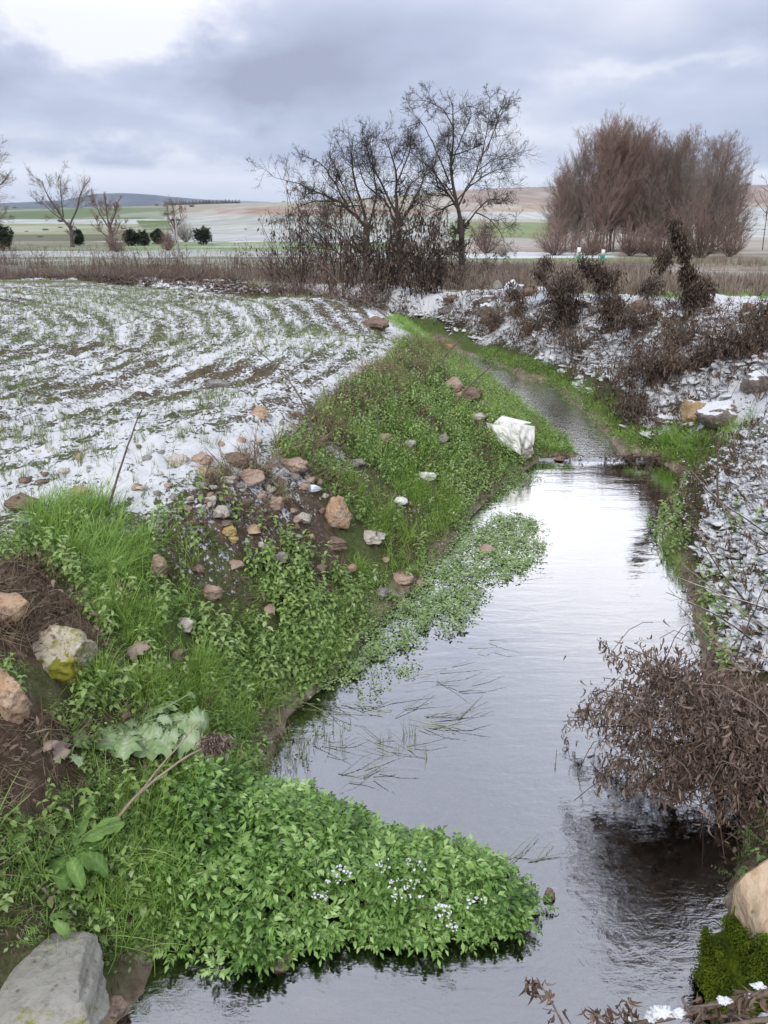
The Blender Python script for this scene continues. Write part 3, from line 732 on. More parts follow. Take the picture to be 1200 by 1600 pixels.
def rand_in(poly, n, hole=None):
    P = np.array([p[:2] for p in poly]); lo, hi = P.min(0), P.max(0); xs = []; ys = []; c = 0
    while c < n:
        x = RNG.uniform(lo[0], hi[0], n * 3); y = RNG.uniform(lo[1], hi[1], n * 3)
        k = inpoly(x, y, P); xs.append(x[k]); ys.append(y[k]); c += k.sum()
        if not k.any() and len(xs) > 20: break
    return np.concatenate(xs)[:n], np.concatenate(ys)[:n]
def area(poly):
    P = np.array([p[:2] for p in poly]); x, y = P[:, 0], P[:, 1]
    return abs(np.dot(x, np.roll(y, 1)) - np.dot(y, np.roll(x, 1))) / 2
def build(tmpls, P, scale, tilt=.25, lean=None, rz=None, rnd=None, mix=.5):
    if len(P) == 0: return None
    """vertices/quads of many copies of a few plant shapes"""
    n = len(P); pick = RNG.integers(len(tmpls), size=n); Vs = []; Qs = []; Rs = []; off = 0
    scale = np.broadcast_to(scale, n); rz = RNG.uniform(0, 6.283, n) if rz is None else np.broadcast_to(rz, n)
    rnd = RNG.random(n) if rnd is None else rnd
    ta = RNG.uniform(0, 6.283, n); tt = RNG.uniform(0, 1, n) * tilt
    ax, ay = np.cos(ta) * tt, np.sin(ta) * tt
    if lean is not None: ax = ax + lean[0]; ay = ay + lean[1]
    for k, T in enumerate(tmpls):
        m = pick == k; c = m.sum()
        if not c: continue
        V, Q, r_ = T; cz, sz = np.cos(rz[m]), np.sin(rz[m])
        x = V[None, :, 0] * cz[:, None] - V[None, :, 1] * sz[:, None]; y = V[None, :, 0] * sz[:, None] + V[None, :, 1] * cz[:, None]
        z = np.broadcast_to(V[None, :, 2], x.shape)
        A_, B_ = ax[m][:, None], ay[m][:, None]
        nn = np.sqrt(1 + A_ * A_ + B_ * B_)
        x2 = x + z * A_ / nn; y2 = y + z * B_ / nn; z2 = z / nn - (x * A_ + y * B_) / nn * .8
        W_ = np.stack([x2, y2, z2], -1) * scale[m][:, None, None] + P[m][:, None, :]
        Vs.append(W_.reshape(-1, 3)); Qs.append((Q[None] + (np.arange(c) * len(V))[:, None, None] + off).reshape(-1, 4)); off += c * len(V)
        Rs.append((rnd[m][:, None] * (1 - mix) + r_[None] * mix).ravel())
    return np.concatenate(Vs), np.concatenate(Qs), np.concatenate(Rs)
def join(*parts):
    parts = [p for p in parts if p is not None]
    Vs, Qs, Rs, o = [], [], [], 0
    for V, Q, r_ in parts: Vs.append(V); Qs.append(Q + o); Rs.append(r_); o += len(V)
    return np.concatenate(Vs), np.concatenate(Qs), np.concatenate(Rs)
def onground(x, y, dz=0.0): return np.c_[x, y, gz(x, y) + dz]
def patchy(x, y, sc, lo, seed=0): return fbm(x * sc + seed, y * sc + seed * .7, 3) > lo
def stuff(name, parts, mat, label=None):
    V, Q, r_ = join(*parts); o = mesh_np(name, V, Q, MATS[mat], rnd=r_)
    tag(o, kind='stuff'); return o
CLEAR = []      # footprints of stones that stand free of the plants
for px_, py_, w_ in ((458, 740, 42), (345, 815, 24), (357, 842, 24), (364, 852, 20), (396, 838, 24), (246, 903, 26), (331, 940, 30), (289, 992, 34), (279, 1036, 22), (367, 893, 26), (525, 826, 46), (578, 850, 50), (522, 862, 38), (548, 896, 18),
                     (628, 912, 36), (656, 918, 30), (597, 936, 24), (716, 932, 22), (735, 628, 44), (708, 610, 30), (748, 655, 24), (666, 750, 34), (625, 787, 28), (487, 766, 34), (392, 760, 40), (84, 1050, 60), (4, 1110, 44), (97, 1195, 26), (205, 1035, 40), (430, 800, 30), (470, 820, 26), (600, 690, 24), (560, 730, 22), (500, 900, 26), (440, 880, 24), (310, 900, 22), (640, 700, 20), (690, 690, 20), (420, 960, 20)):
    q_ = hit(px_, py_); CLEAR.append((q_[0], q_[1], w_ / FPX * float(proj(*q_)[2]) * .62 + .012))
def keep_land(x, y, d=0.0):
    k = ~(inpoly(x, y, POOL) | inpoly(x, y, UPST))
    for a_, b_, r_ in CLEAR: k &= ((x - a_) ** 2 + ((y - b_ + r_ * .5) / 1.25) ** 2) > r_ * r_
    # worn bare spots in the bank growth
    k &= ~((fbm(x * 2.1 + 50, y * 2.1 + 35, 3) > .635) & (RNG.random(len(x)) < .85) & (x < 1.0) & (y > 1.2) & (y < 12))
    return k

G_short = [t_grass(14, .07, .003, .035, .8) for _ in range(5)]
G_long = [t_grass(16, .17, .0038, .03, 1.1, 4) for _ in range(6)]
G_mid = [t_grass(14, .11, .0032, .03, .7) for _ in range(5)]
FEA = [t_feather() for _ in range(5)]; FEA2 = [t_feather(6, .06, 4, .015) for _ in range(4)]
NET = [t_nettle(U(.12, .2), 5) for _ in range(6)]
CLO = [t_clover(14) for _ in range(5)]; CLO2 = [t_clover(16, .07, .019, .035) for _ in range(5)]
ROS = [t_rosette(5, L=.105, ll=.029, wl=.014, pairs=U(0, 1) < .5 and 3 or 4) for _ in range(9)]; ROSs = [t_rosette(5, L=.06, ll=.02, wl=.013, pairs=3) for _ in range(5)]
DST = [t_deadstem(U(.6, .9), 6, 16) for _ in range(7)]
TWG = [t_twig(U(.25, .5), 4) for _ in range(6)]

# zones on the ground, read off the photograph
Zlong = zone((40, 800), (130, 785), (240, 825), (300, 880), (330, 960), (260, 940), (150, 900), (60, 860))
Zfeat = zone((60, 850), (180, 860), (300, 940), (380, 1000), (330, 1090), (230, 1010), (150, 960), (100, 900))
Zfeat2 = zone((330, 960), (420, 960), (520, 980), (500, 1070), (420, 1095), (340, 1080))
Zmixn = zone((240, 830), (400, 850), (560, 900), (560, 960), (500, 1070), (420, 1090), (340, 1050), (300, 960), (240, 880))
Zup = zone((430, 700), (500, 650), (600, 570), (700, 550), (760, 600), (800, 650), (830, 715), (790, 740), (760, 775), (700, 850), (640, 900), (560, 890), (540, 810), (500, 750))
Zrub = zone((330, 740), (440, 720), (520, 780), (560, 870), (480, 885), (380, 860), (280, 820))
Zbright = zone((620, 740), (660, 730), (720, 790), (700, 850), (660, 900), (560, 910), (540, 850), (590, 820))
Zstrip = zone((730, 580), (770, 600), (830, 650), (890, 700), (895, 712), (850, 712), (820, 690), (770, 650), (700, 570))
Zlow = zone((100, 1040), (250, 1020), (400, 1090), (440, 1120), (400, 1200), (330, 1300), (330, 1420), (250, 1500), (200, 1420), (120, 1300), (60, 1180))
Zwhole = zone((-60, 860), (60, 810), (250, 815), (330, 790), (430, 720), (510, 650), (600, 570), (690, 545), (740, 575), (800, 625), (900, 712), (830, 730), (760, 780), (700, 860), (600, 960), (500, 1080), (440, 1130), (400, 1270), (300, 1440), (230, 1500), (120, 1500), (-60, 1500))
Zlit = zone((-60, 880), (60, 880), (120, 940), (170, 1020), (140, 1060), (60, 1040), (-60, 1050))
Zlit2 = zone((-60, 1080), (50, 1090), (120, 1150), (130, 1220), (60, 1280), (-60, 1300))
Zfar_g = zone((600, 505), (650, 500), (700, 530), (720, 560), (690, 560), (640, 540))

def fill(poly, dens, tm, sc0, sc1, tilt=.35, dz=0, thin=None, avoid=(), land=True, bare=False, lean=None, mix=.5, bias=None):
    n = int(area(poly) * dens); x, y = rand_in(poly, n)
    k = (keep_land(x, y) if land else np.ones(len(x), bool)) if not bare else ~(inpoly(x, y, POOL) | inpoly(x, y, UPST)) & (fbm(x * 2.1 + 50, y * 2.1 + 35, 3) > .61)
    if thin: k &= patchy(x, y, thin[0], thin[1], thin[2])
    for a in avoid: k &= ~inpoly(x, y, a)
    x, y = x[k], y[k]
    r_ = RNG.random(len(x)) if bias is None else np.clip(RNG.random(len(x)) * .7 + bias, 0, 1)
    return build(tm, onground(x, y, dz), RNG.uniform(sc0, sc1, len(x)), tilt, lean=lean, rnd=r_, mix=mix)

# taller tufts standing out of the mat
def tufts(poly, k, spread, per, tm, s0, s1, tilt, avoid=()):
    x, y = rand_in(poly, k); X_ = np.repeat(x, per) + RNG.normal(0, spread, k * per); Y2 = np.repeat(y, per) + RNG.normal(0, spread, k * per); q = keep_land(X_, Y2)
    for a in avoid: q &= ~inpoly(X_, Y2, a)
    X_, Y2 = X_[q], Y2[q]; return build(tm, onground(X_, Y2), RNG.uniform(s0, s1, len(X_)), tilt, rnd=np.clip(np.repeat(RNG.random(k), per)[q] * .6 + RNG.random(len(X_)) * .4, 0, 1))
stuff('bank_grass', [fill(Zlong, 800, G_long, .7, 1.15, .5, lean=(.45, -.25)), fill(Zbright, 442, G_mid, .7, 1.2, .4), fill(Zup, 170, G_mid, .6, 1.3, .4, thin=(1.9, .52, 3)),
                     fill(Zstrip, 420, G_short, .8, 1.4, .3), fill(Zlow, 255, G_mid, .6, 1.2, .5, thin=(3, .45, 5)), fill(Zfeat, 204, G_mid, .6, 1.1, .4, thin=(3, .5, 8)),
                     fill(Zfar_g, 300, G_short, .7, 1.3), fill(zone((250, 1330), (350, 1300), (420, 1400), (300, 1480), (210, 1440)), 220, G_long, .7, 1.2, .5, lean=(.4, 0), land=False, dz=.03),
                     fill(zone((380, 1060), (450, 1040), (450, 1130), (370, 1150)), 350, G_mid, .8, 1.2), fill(zone((480, 960), (560, 930), (560, 1030), (490, 1040)), 260, G_mid, .7, 1.2, land=False),
                     fill(zone((-60, 1320), (60, 1300), (150, 1330), (120, 1430), (-60, 1450)), 200, G_long, .5, .9, .7)], 'grass_green')
stuff('bright_grass', [fill(Zbright, 272, G_mid, .7, 1.0, .3), fill(Zstrip, 260, G_short, .9, 1.4, .3), fill(zone((55, 1540), (110, 1520), (130, 1590), (80, 1600)), 260, G_mid, .8, 1.2, .7, land=False, dz=.02),
                       fill(zone((560, 850), (600, 830), (650, 870), (620, 900), (570, 890)), 500, G_short, .9, 1.6, .3), fill(Zfar_g, 150, G_short, .8, 1.3)], 'grass_bright')
stuff('feathery_ground_cover', [fill(Zwhole, 598, FEA, .7, 1.2, .6, avoid=(Zrub, Zlit, Zlit2, Zlong)), fill(Zfeat, 714, FEA, .8, 1.3, .6, lean=(.2, -.2)), fill(Zfeat2, 714, FEA, .7, 1.2, .6), fill(Zmixn, 520, FEA, .7, 1.3, .7), fill(Zrub, 119, FEA, .6, 1, .5, thin=(2.5, .5, 4))], 'feather_leaf')
stuff('broad_ground_cover', [fill(Zwhole, 390, NET, .45, .9, .5, avoid=(Zrub, Zlit, Zlit2, Zlong, Zbright)), fill(Zmixn, 300, NET, .4, .95, .7, thin=(2.6, .50, 2)), fill(Zup, 289, NET, .45, .9, .6), fill(Zrub, 102, NET, .4, .8, .5)], 'nettle_leaf')
stuff('low_leaf_mat', [fill(Zwhole, 520, CLO, .6, 1.1, .6, avoid=(Zlit, Zlit2, Zrub, Zlong), thin=(1.7, .42, 12))], 'cress_mat_leaf')
stuff('grass_tufts', [tufts(Zwhole, 70, .05, 12, G_long, .6, 1.2, .7, (Zrub, Zlit)), tufts(Zup, 24, .06, 16, G_long, .7, 1.4, .8), tufts(Zlow, 26, .05, 14, G_long, .6, 1.1, .8), tufts(Zbright, 24, .05, 16, G_long, .7, 1.2, .6)], 'grass_bright')
stuff('nettle_clumps', [tufts(Zwhole, 46, .06, 10, NET, .5, 1.05, .6, (Zrub, Zlit)), tufts(Zmixn, 34, .06, 12, NET, .6, 1.1, .6), tufts(Zup, 30, .06, 12, NET, .5, 1.0, .5)], 'nettle_leaf')
Zbl = zone((110, 1320), (260, 1320), (310, 1440), (240, 1500), (120, 1490))
Zedge_l = zone((-40, 1290), (50, 1290), (110, 1380), (100, 1470), (-40, 1480))
stuff('bank_foot_plants', [fill(Zbl, 700, FEA, .7, 1.2, .7), fill(Zbl, 260, NET, .4, .8, .6), fill(Zedge_l, 500, FEA, .7, 1.1, .7), fill(Zlow, 420, FEA, .7, 1.2, .7), fill(Zwhole, 380, FEA2, .8, 1.3, .7, avoid=(Zrub, Zlit, Zlit2))], 'feather_leaf')
stuff('long_edge_grass', [fill(Zbl, 300, G_long, .7, 1.25, .9, lean=(.3, -.3)), fill(Zedge_l, 240, G_long, .6, 1.1, .9)], 'grass_green')
Zrim = [np.array(W(px, py, .84)[:2]) + o_ for px, py, o_ in ((300, 812, 0), (360, 762, 0), (430, 712, 0), (480, 672, 0), (530, 625, 0), (580, 590, 0), (640, 545, 0), (600, 520, 0))] + [hit(px, py)[:2] for px, py in ((690, 548), (680, 590), (620, 620), (560, 670), (510, 730), (450, 770), (400, 810), (340, 850))]
stuff('rim_twigs', [fill(Zrim, 150, TWG, .3, .75, 2.2), fill(Zrim, 150, [t_litter(14, .07, .03, .03) for _ in range(4)], .6, 1.2, .8, thin=(1.8, .45, 3))], 'weed_brown')
stuff('bare_patch_litter', [fill(Zwhole, 420, [t_litter(14, .06, .026, .015) for _ in range(4)], .6, 1.2, .7, bare=True), fill(Zwhole, 120, TWG, .2, .45, 2.4, bare=True)], 'dead_leaf')
stuff('rim_straw', [fill(Zrim, 200, G_long, .6, 1.5, 2.4), tufts(Zrim, 26, .07, 12, G_long, .8, 1.5, 1.8)], 'grass_dry')
stuff('dry_grass', [fill(Zwhole, 16, G_long, .6, 1.2, 1.0), fill(Zrub, 102, G_long, .5, 1.0, 1.6), fill(Zup, 68, G_long, .7, 1.4, 1.3, thin=(2.5, .52, 6)), fill(Zlit, 420, G_long, .5, .9, 2.4), fill(Zlit2, 420, G_long, .5, .9, 2.4),
                    fill(zone((300, 780), (380, 720), (440, 690), (540, 770), (540, 820), (440, 800)), 130, G_long, .8, 1.5, 2.0)], 'grass_dry')
stuff('leaf_litter', [fill(Zlit, 350, [t_litter(16, .07, .035, .02) for _ in range(4)], .6, 1.2, 1.2), fill(Zlit2, 350, [t_litter(16, .07, .035, .02) for _ in range(4)], .6, 1.2, 1.2),
                      fill(zone((-60, 1300), (60, 1380), (240, 1430), (260, 1600), (-60, 1640)), 110, [t_litter(12, .07, .032, .02) for _ in range(4)], .6, 1.1, 1.0), fill(Zrub, 119, [t_litter(12, .07, .03, .02) for _ in range(3)], .5, 1, 1)], 'dead_leaf')

# floating mats of small leaves: beside the pool, upstream edges
def fill_w(poly, dens, tm, sc0, sc1, zl=0.0, dz=.0, thin=None, tilt=.15, bias=None, need=True):
    n = int(area(poly) * dens); x, y = rand_in(poly, n)
    k = (inpoly(x, y, POOL) | inpoly(x, y, UPST) | (gz(x, y) < zl + .06)) if need else np.ones(len(x), bool)
    if thin: k &= patchy(x, y, thin[0], thin[1], thin[2])
    x, y = x[k], y[k]; r_ = RNG.random(len(x)) if bias is None else np.clip(RNG.random(len(x)) * .7 + bias, 0, 1)
    return build(tm, np.c_[x, y, np.maximum(gz(x, y), zl) + dz], RNG.uniform(sc0, sc1, len(x)), tilt, rnd=r_)
wz = lambda z, *pts: [W(px, py, z)[:2] for px, py in pts]
Zmat = wz(0, (640, 850), (720, 810), (790, 802), (845, 815), (850, 850), (832, 885), (800, 905), (760, 915), (745, 950), (725, 985), (690, 1000), (650, 1010), (600, 1030), (520, 1075), (450, 1100), (480, 1010), (560, 950))
Zmat2 = wz(0, (420, 1150), (520, 1080), (640, 1010), (690, 1030), (600, 1080), (560, 1120), (520, 1180), (420, 1210), (400, 1200))
Zmat3 = wz(0, (690, 800), (740, 770), (800, 740), (845, 735), (850, 748), (790, 775), (750, 800), (700, 830))
stuff('floating_water_plants', [fill_w(Zmat, 520, CLO, .9, 1.4, 0, .004, (3, .33, 1)), fill_w(Zmat, 230, ROSs, .5, .85, 0, .01, (3, .42, 1)), fill_w(Zmat2, 230, CLO, .6, 1.1, 0, 0, (4, .44, 2)), fill_w(Zmat3, 500, CLO2, .6, 1.0, 0, .004, (4, .36, 2)),
                                fill_w(wz(ZU, (735, 560), (800, 582), (850, 602), (905, 640), (965, 690), (990, 712), (1010, 700), (940, 630), (880, 592), (800, 566), (760, 550)), 200, CLO2, .8, 1.3, ZU, .01),
                                fill_w(wz(ZU, (740, 586), (800, 628), (880, 690), (900, 712), (880, 712), (820, 660), (760, 610)), 200, CLO2, .7, 1.1, ZU, .01)], 'cress_mat_leaf')
# the big cushion of water parsnip leaves
Zc = [W(px, py, z)[:2] for px, py, z in ((215, 1380, .15), (225, 1300, .18), (270, 1220, .18), (350, 1195, .16), (430, 1195, .12), (520, 1225, .12), (600, 1262, .12), (700, 1285, .12), (790, 1330, .10), (842, 1375, .08), (845, 1425, .04),
                                          (800, 1455, .04), (740, 1472, .04), (640, 1470, .04), (540, 1470, .04), (470, 1478, .04), (450, 1500, .03), (415, 1525, .02), (350, 1525, .02), (320, 1490, .03), (270, 1470, .06), (230, 1430, .1))]
def cushion():
    n = int(area(Zc) * 900); x, y = rand_in(Zc, n); d = dpoly(x, y, Zc)
    h = .12 * sm(-.02, .30, d) + .035 * (fbm(x * 6, y * 6, 3) - .5) * 3 * sm(0, .2, d)
    P = np.c_[x, y, np.maximum(gz(x, y), 0) + .015 + h]
    a = build(ROS, P, RNG.uniform(.55, 1.1, n) * (.75 + .25 * sm(0, .15, d)), .5, rnd=np.clip(.25 + RNG.normal(0, .2, n) + 1.2 * (fbm(x * 5, y * 5, 2) - .4), 0, 1))
    m = n // 2; b = build(NET, P[:m] - np.array((0, 0, .12)), RNG.uniform(.5, .8, m), .5, rnd=RNG.random(m) * .3)
    o = stuff('water_parsnip_cushion', [a, b], 'cress_leaf')
    return o
cushion()
# ------------------------------------------------------------------ rocks
import bmesh
_ico = {}
def ico(sub):
    if sub not in _ico:
        bm = bmesh.new(); bmesh.ops.create_icosphere(bm, subdivisions=sub, radius=1.0)
        bm.verts.ensure_lookup_table()
        _ico[sub] = (np.array([v.co[:] for v in bm.verts]), np.array([[v.index for v in f.verts] for f in bm.faces])); bm.free()
    V, F = _ico[sub]; return V.copy(), F
def n3(P, s, seed): return np.array([vn(P[:, 0] * s + seed, P[:, 1] * s + P[:, 2] * s * 1.7 + seed), ]).ravel()[:, None] - .5
def rock_mesh(dim, seed, sub=3, cuts=9, rough=.10):
    g = np.random.default_rng(seed); V, F = ico(sub)
    for _ in range(cuts):
        n = g.normal(size=3); n /= np.linalg.norm(n); d = g.uniform(.52, .88)
        V -= np.maximum(V @ n - d, 0)[:, None] * n
    L = np.linalg.norm(V, axis=1, keepdims=True)
    rg = 1 - 2 * np.abs(n3(V, 3.3, seed % 41))
    V = V * (1 + rough * 2.2 * n3(V, 1.7, seed % 37) + rough * 1.3 * n3(V, 5.0, seed % 53) + rough * .9 * n3(V, 11.0, seed % 29) - rough * .9 * rg)
    V = V / np.abs(V).max(0) * np.array(dim) * .5
    return V, F
_seed = [100]
def rock(name, label, px, py, wpx, hpx, mat, group=None, cat='rock', sub=None, sink=.3, zoff=None, dy=.85, rz=None, tilt=(0, 0), wat=False, rough=.10, cuts=9):
    q = W(px, py, zoff) if wat else hit(px, py)
    dep = proj(*q)[2]; wd = wpx / FPX * float(dep) * (1.12 if not wat and px < 760 and py > 560 else 1); h = hpx / FPX * float(dep) * 1.1
    _seed[0] += 7; sub = sub or (4 if wpx > 22 else 3)
    V, F = rock_mesh((wd, wd * dy, h), _seed[0], sub, cuts, rough)
    o = mesh_np(name, V, F, MATS[mat], smooth=False)
    o.location = (q[0], q[1] + wd * dy * .3, q[2] + h * (.5 - sink) + (.012 if not wat and px < 760 and 730 < py < 1040 else 0) + (0 if wat or zoff is None else zoff))
    o.rotation_euler = (tilt[0], tilt[1], 0 if rz is None else rz)
    tag(o, label, cat, group); return o
for px, py, w_, c_, l_ in ((430, 800, 30, 'rock_pink', 'pinkish stone right of the yellow stone high on the earthy slope'), (470, 820, 26, 'rock_cream', 'cream stone left of the long orange pink rock'), (600, 690, 24, 'rock_pink', 'small pink stone high in the green bank above the bright grass'), (560, 730, 22, 'rock_grey', 'small grey stone in the green bank near the rim'),
    (500, 900, 26, 'rock_brown', 'brown stone in the dark leaves below the red brown stone'), (440, 880, 24, 'rock_cream', 'cream stone in the dark leaves in the middle of the left bank'), (310, 900, 22, 'rock_brown', 'brown stone right of the upright pale stone'), (640, 700, 20, 'rock_cream', 'small cream stone in the grass left of the white sack'), (690, 690, 20, 'rock_grey', 'small grey stone in the grass just left of the white sack'), (420, 960, 20, 'rock_pink', 'small pink stone low in the left bank leaves')):
    rock('rock', l_, px, py, w_, w_ * .75, c_)
for a in (
    ('large tan boulder half sunk in the snowy field at its near left edge', 30, 800, 48, 36, 'rock_brown'),
    ('flat pinkish stone in the snow just right of the large tan boulder', 125, 780, 40, 16, 'rock_pink'),
    ('cream stone in the snow, left one of two side by side below the green patch', 278, 728, 40, 24, 'rock_cream'),
    ('tan rounded stone in the snow right beside the cream one', 314, 725, 32, 26, 'rock_pink'),
    ('small tan stone lying in front of the pair on the snowy verge', 322, 748, 24, 22, 'rock_orange'),
    ('mauve flat stone slab leaning on the snowy field edge', 366, 728, 42, 22, 'rock_brown'),
    ('pink angular stone on the rim of the bank under the mauve slab', 392, 760, 40, 28, 'rock_pink'),
    ('small cream stone left of the pink angular stone on the rim', 356, 758, 24, 14, 'rock_cream'),
    ('grey stone beside the green patch in the snowy field', 340, 606, 36, 18, 'rock_grey'),
    ('orange tan stone in the snow near the top of the bare stems', 405, 652, 24, 20, 'rock_orange'),
    ('round pink stone lodged in the green rim of the bank', 458, 740, 42, 28, 'rock_pink'),
    ('upright cream stone on the bare earth slope', 345, 815, 24, 26, 'rock_cream'),
    ('bright yellow stone on the bare earth slope', 357, 842, 24, 18, 'rock_yellow'),
    ('small ochre stone just below the bright yellow one', 364, 852, 20, 10, 'rock_yellow'),
    ('rusty orange stone right of the yellow stone on the slope', 396, 838, 24, 18, 'rock_orange'),
    ('pale stone standing upright in the long grass of the left bank', 246, 903, 26, 42, 'rock_pink'),
    ('pinkish wedge stone in the low leaves of the left bank', 331, 940, 30, 28, 'rock_pink'),
    ('round white stone on the feathery green slope', 289, 992, 34, 30, 'rock_cream'),
    ('small tan stone in the leaves below the round white stone', 279, 1036, 22, 22, 'rock_brown'),
    ('flat grey pink stone above the wedge stone on the slope', 367, 893, 26, 14, 'rock_pink'),
    ('long orange pink rock lying down the slope at mid bank', 525, 826, 46, 62, 'rock_orange'),
    ('broad pale stone in the grass below the long orange rock', 578, 850, 50, 18, 'rock_cream'),
    ('red brown stone under the long orange rock', 522, 862, 38, 20, 'rock_brown'),
    ('small orange stone at the head of the leaf mat', 548, 896, 18, 14, 'rock_orange'),
    ('flat pale stone on the leaf mat, left one of a touching pair', 628, 912, 36, 14, 'rock_pink'),
    ('flat pink stone on the leaf mat, right one of a touching pair', 656, 918, 30, 12, 'rock_pink'),
    ('rounded grey stone in the leaf mat below the touching pair', 597, 936, 24, 18, 'rock_grey'),
    ('small grey stone in the leaf mat right of the touching pair', 716, 932, 22, 12, 'rock_grey'),
    ('reddish rock on the crest of the left bank above the bright strip', 735, 628, 44, 30, 'rock_brown'),
    ('pink stone among dead stems on the crest of the left bank', 708, 610, 30, 26, 'rock_pink'),
    ('pale stone at the left of the white sack', 748, 655, 24, 16, 'rock_cream'),
    ('cream stone at the foot of the white sack by the water', 816, 718, 40, 24, 'rock_cream'),
    ('small brown stone at the lip where the stream enters the pool', 866, 716, 24, 14, 'rock_brown'),
    ('reddish clod with thin snow at the far field corner', 584, 515, 52, 24, 'rock_brown'),
    ('orange ochre boulder on the right bank beside the snow capped one', 1090, 660, 58, 52, 'rock_orange_snow'),
    ('dark boulder with a cap of snow on the right bank', 1134, 664, 82, 46, 'rock_grey_snow'),
    ('low brown stone in the snow under the snow capped boulder', 1050, 668, 50, 22, 'rock_grey_snow'),
    ('dark flat rock in the snow at the right edge above the boulders', 1192, 612, 60, 40, 'rock_grey_snow'),
    ('orange brown stone among dead stems on top of the right bank', 1005, 490, 40, 26, 'rock_brown'),
    ('cream pink rock half out of the water at the bottom edge', 275, 1606, 112, 50, 'rock_orange'),
    ('small pink stone left of the half sunk rock at the bottom', 178, 1590, 36, 30, 'rock_pink'),
    ('grey stone on the right bank rubble, largest near the dark trees', 758, 492, 34, 26, 'rock_grey_snow'),
    ('brown stone just below the large grey rubble stone', 770, 508, 36, 26, 'rock_brown'),
):
    rock('rock', a[0], *a[1:])
def wrock(label, px, py, w_, h_, mat, z, dy=.8, sink=.4, sub=4):
    return rock('rock', label, px, py, w_, h_, mat, None, 'rock', sub, sink, z, dy, wat=True)
wrock('flat pale rock lying under clear water at the bottom edge', 490, 1590, 100, 40, 'rock_wet', -.10, .5)
wrock('grey flat rock under the shallow water left of the pale one', 380, 1580, 150, 30, 'rock_grey', -.13, .6)
wrock('small pale stone on the outer part of the leaf mat', 762, 862, 28, 16, 'rock_pink', .01)
wrock('brown stone at the tip of the leafy cushion', 858, 1406, 22, 24, 'rock_brown', .0)
wrock('dark stone showing under the near edge of the leafy cushion', 440, 1512, 44, 20, 'rock_brown', .0)
for i, (px, w_) in enumerate(((985, 46), (1026, 34), (1050, 36), (876, 26))):
    tag(wrock('dark wet flat stone of the low sill across the stream', px, 717 + (i % 2) * 2, w_, 8, 'rock_brown', .015, .8, .45), None, None, 'sill stones across the stream')
o = rock('rock', 'big rock covered with yellow lichen in the left bank', 84, 1050, 100, 110, 'rock_lichen', sub=5, tilt=(.2, .25), cuts=12); o.location.z -= .05
o = rock('rock', 'tall pitted orange rock cut by the left frame edge', 0, 1110, 72, 125, 'rock_orange', sub=5, tilt=(0, .1), cuts=12); o.location.z -= .04
o = rock('rock', 'pale orange rock behind the pitted one at the left edge', 6, 975, 60, 50, 'rock_orange', sub=3)
o = rock('stone_slab', 'large flat grey slab at the bottom left corner', 15, 1640, 240, 70, 'rock_slab', cat='stone slab', sub=5, dy=.95, sink=.42, rough=.035, cuts=14); o.location.z += .0
# rubble along the top of the right bank and small stones on the bare slope
lab = 'snowy rubble stone among dead stems on the right bank crest'
for i in range(34):
    px = U(695, 930) if i < 26 else U(930, 1190); py = 452 + U(0, 60) * (1 - abs(px - 780) / 500) + (25 if px > 900 else 0)
    rock('rock', lab, px, py, U(16, 34), U(12, 22), ['rock_grey_snow', 'rock_grey_snow', 'rock_brown'][i % 3] if i % 9 else 'rock_grey', 'rubble stones on the right bank crest')
cols = (('rock_pink', 'pinkish'), ('rock_cream', 'cream'), ('rock_brown', 'brown'), ('rock_grey', 'grey'))
for i in range(56):
    x, y = rand_in(Zrub, 1) if i % 3 else rand_in(Zup, 1); p = np.array((x[0], y[0], gz(x, y)[0])); px, py, dep = proj(*p)
    c = cols[RNG.integers(4)]; wh = 'on the bare earth slope of the left bank' if i % 3 else 'in the green plants of the left bank'
    rock('stone', 'small %s stone lying %s' % (c[1], wh), px, py, U(8, 17), U(7, 13), c[0], 'small %s stones %s' % (c[1], wh), 'stone', 2, .3)
for i in range(34):
    px, py = [(330, 800), (380, 760), (430, 735), (480, 700), (530, 660), (580, 625), (620, 600), (660, 570)][i % 8]; px += U(-22, 22); py += U(-14, 26)
    c = cols[RNG.integers(4)]
    rock('stone', 'small %s stone among the dry litter on the upper rim of the left bank' % c[1], px, py, U(10, 24), U(7, 15), c[0], 'small %s stones on the rim of the left bank' % c[1], 'stone', 3, .35)
for i in range(40):
    px = U(20, 480); py = 690 + U(0, 100) - max(0, px - 330) * .45
    c = cols[RNG.integers(4)]
    rock('stone', 'small %s stone poking out of the snow at the near field edge' % c[1], px, py, U(8, 20), U(6, 11), c[0], 'small %s stones in the snow at the near field edge' % c[1], 'stone', 2, .35)
# pebbles of the stream bed
x, y = rand_in([(-1, .8), (1.7, .8), (1.9, 3.4), (-.4, 3.4)], 1500); k = inpoly(x, y, POOL); x, y = x[k], y[k]
peb = []
for i in range(3):
    V, F = rock_mesh((1, .8, .45), 900 + i, 1, 4); peb.append((V, np.c_[F, F[:, 2]]))
def tri_scatter(name, mat, P, sc, tm):
    Vs = []; Fs = []; rr = []; off = 0
    for i, p in enumerate(P):
        V, F = tm[i % len(tm)]; a = U(0, 6.28); M = rotm(rz=a)
        Vs.append((V * sc[i]) @ M.T + p); Fs.append(F[:, :3] + off); off += len(V); rr.append(np.full(len(V), U(0, 1)))
    return mesh_np(name, np.concatenate(Vs), np.concatenate(Fs), MATS[mat], rnd=np.concatenate(rr))
leafmat('pebble', [(.05, .04, .03), (.14, .11, .08), (.28, .24, .18), (.48, .44, .36)], .6, .3, 0)
tag(tri_scatter('bed_pebbles', 'pebble', np.c_[x, y, gz(x, y)], RNG.uniform(.015, .07, len(x)), peb), kind='stuff')

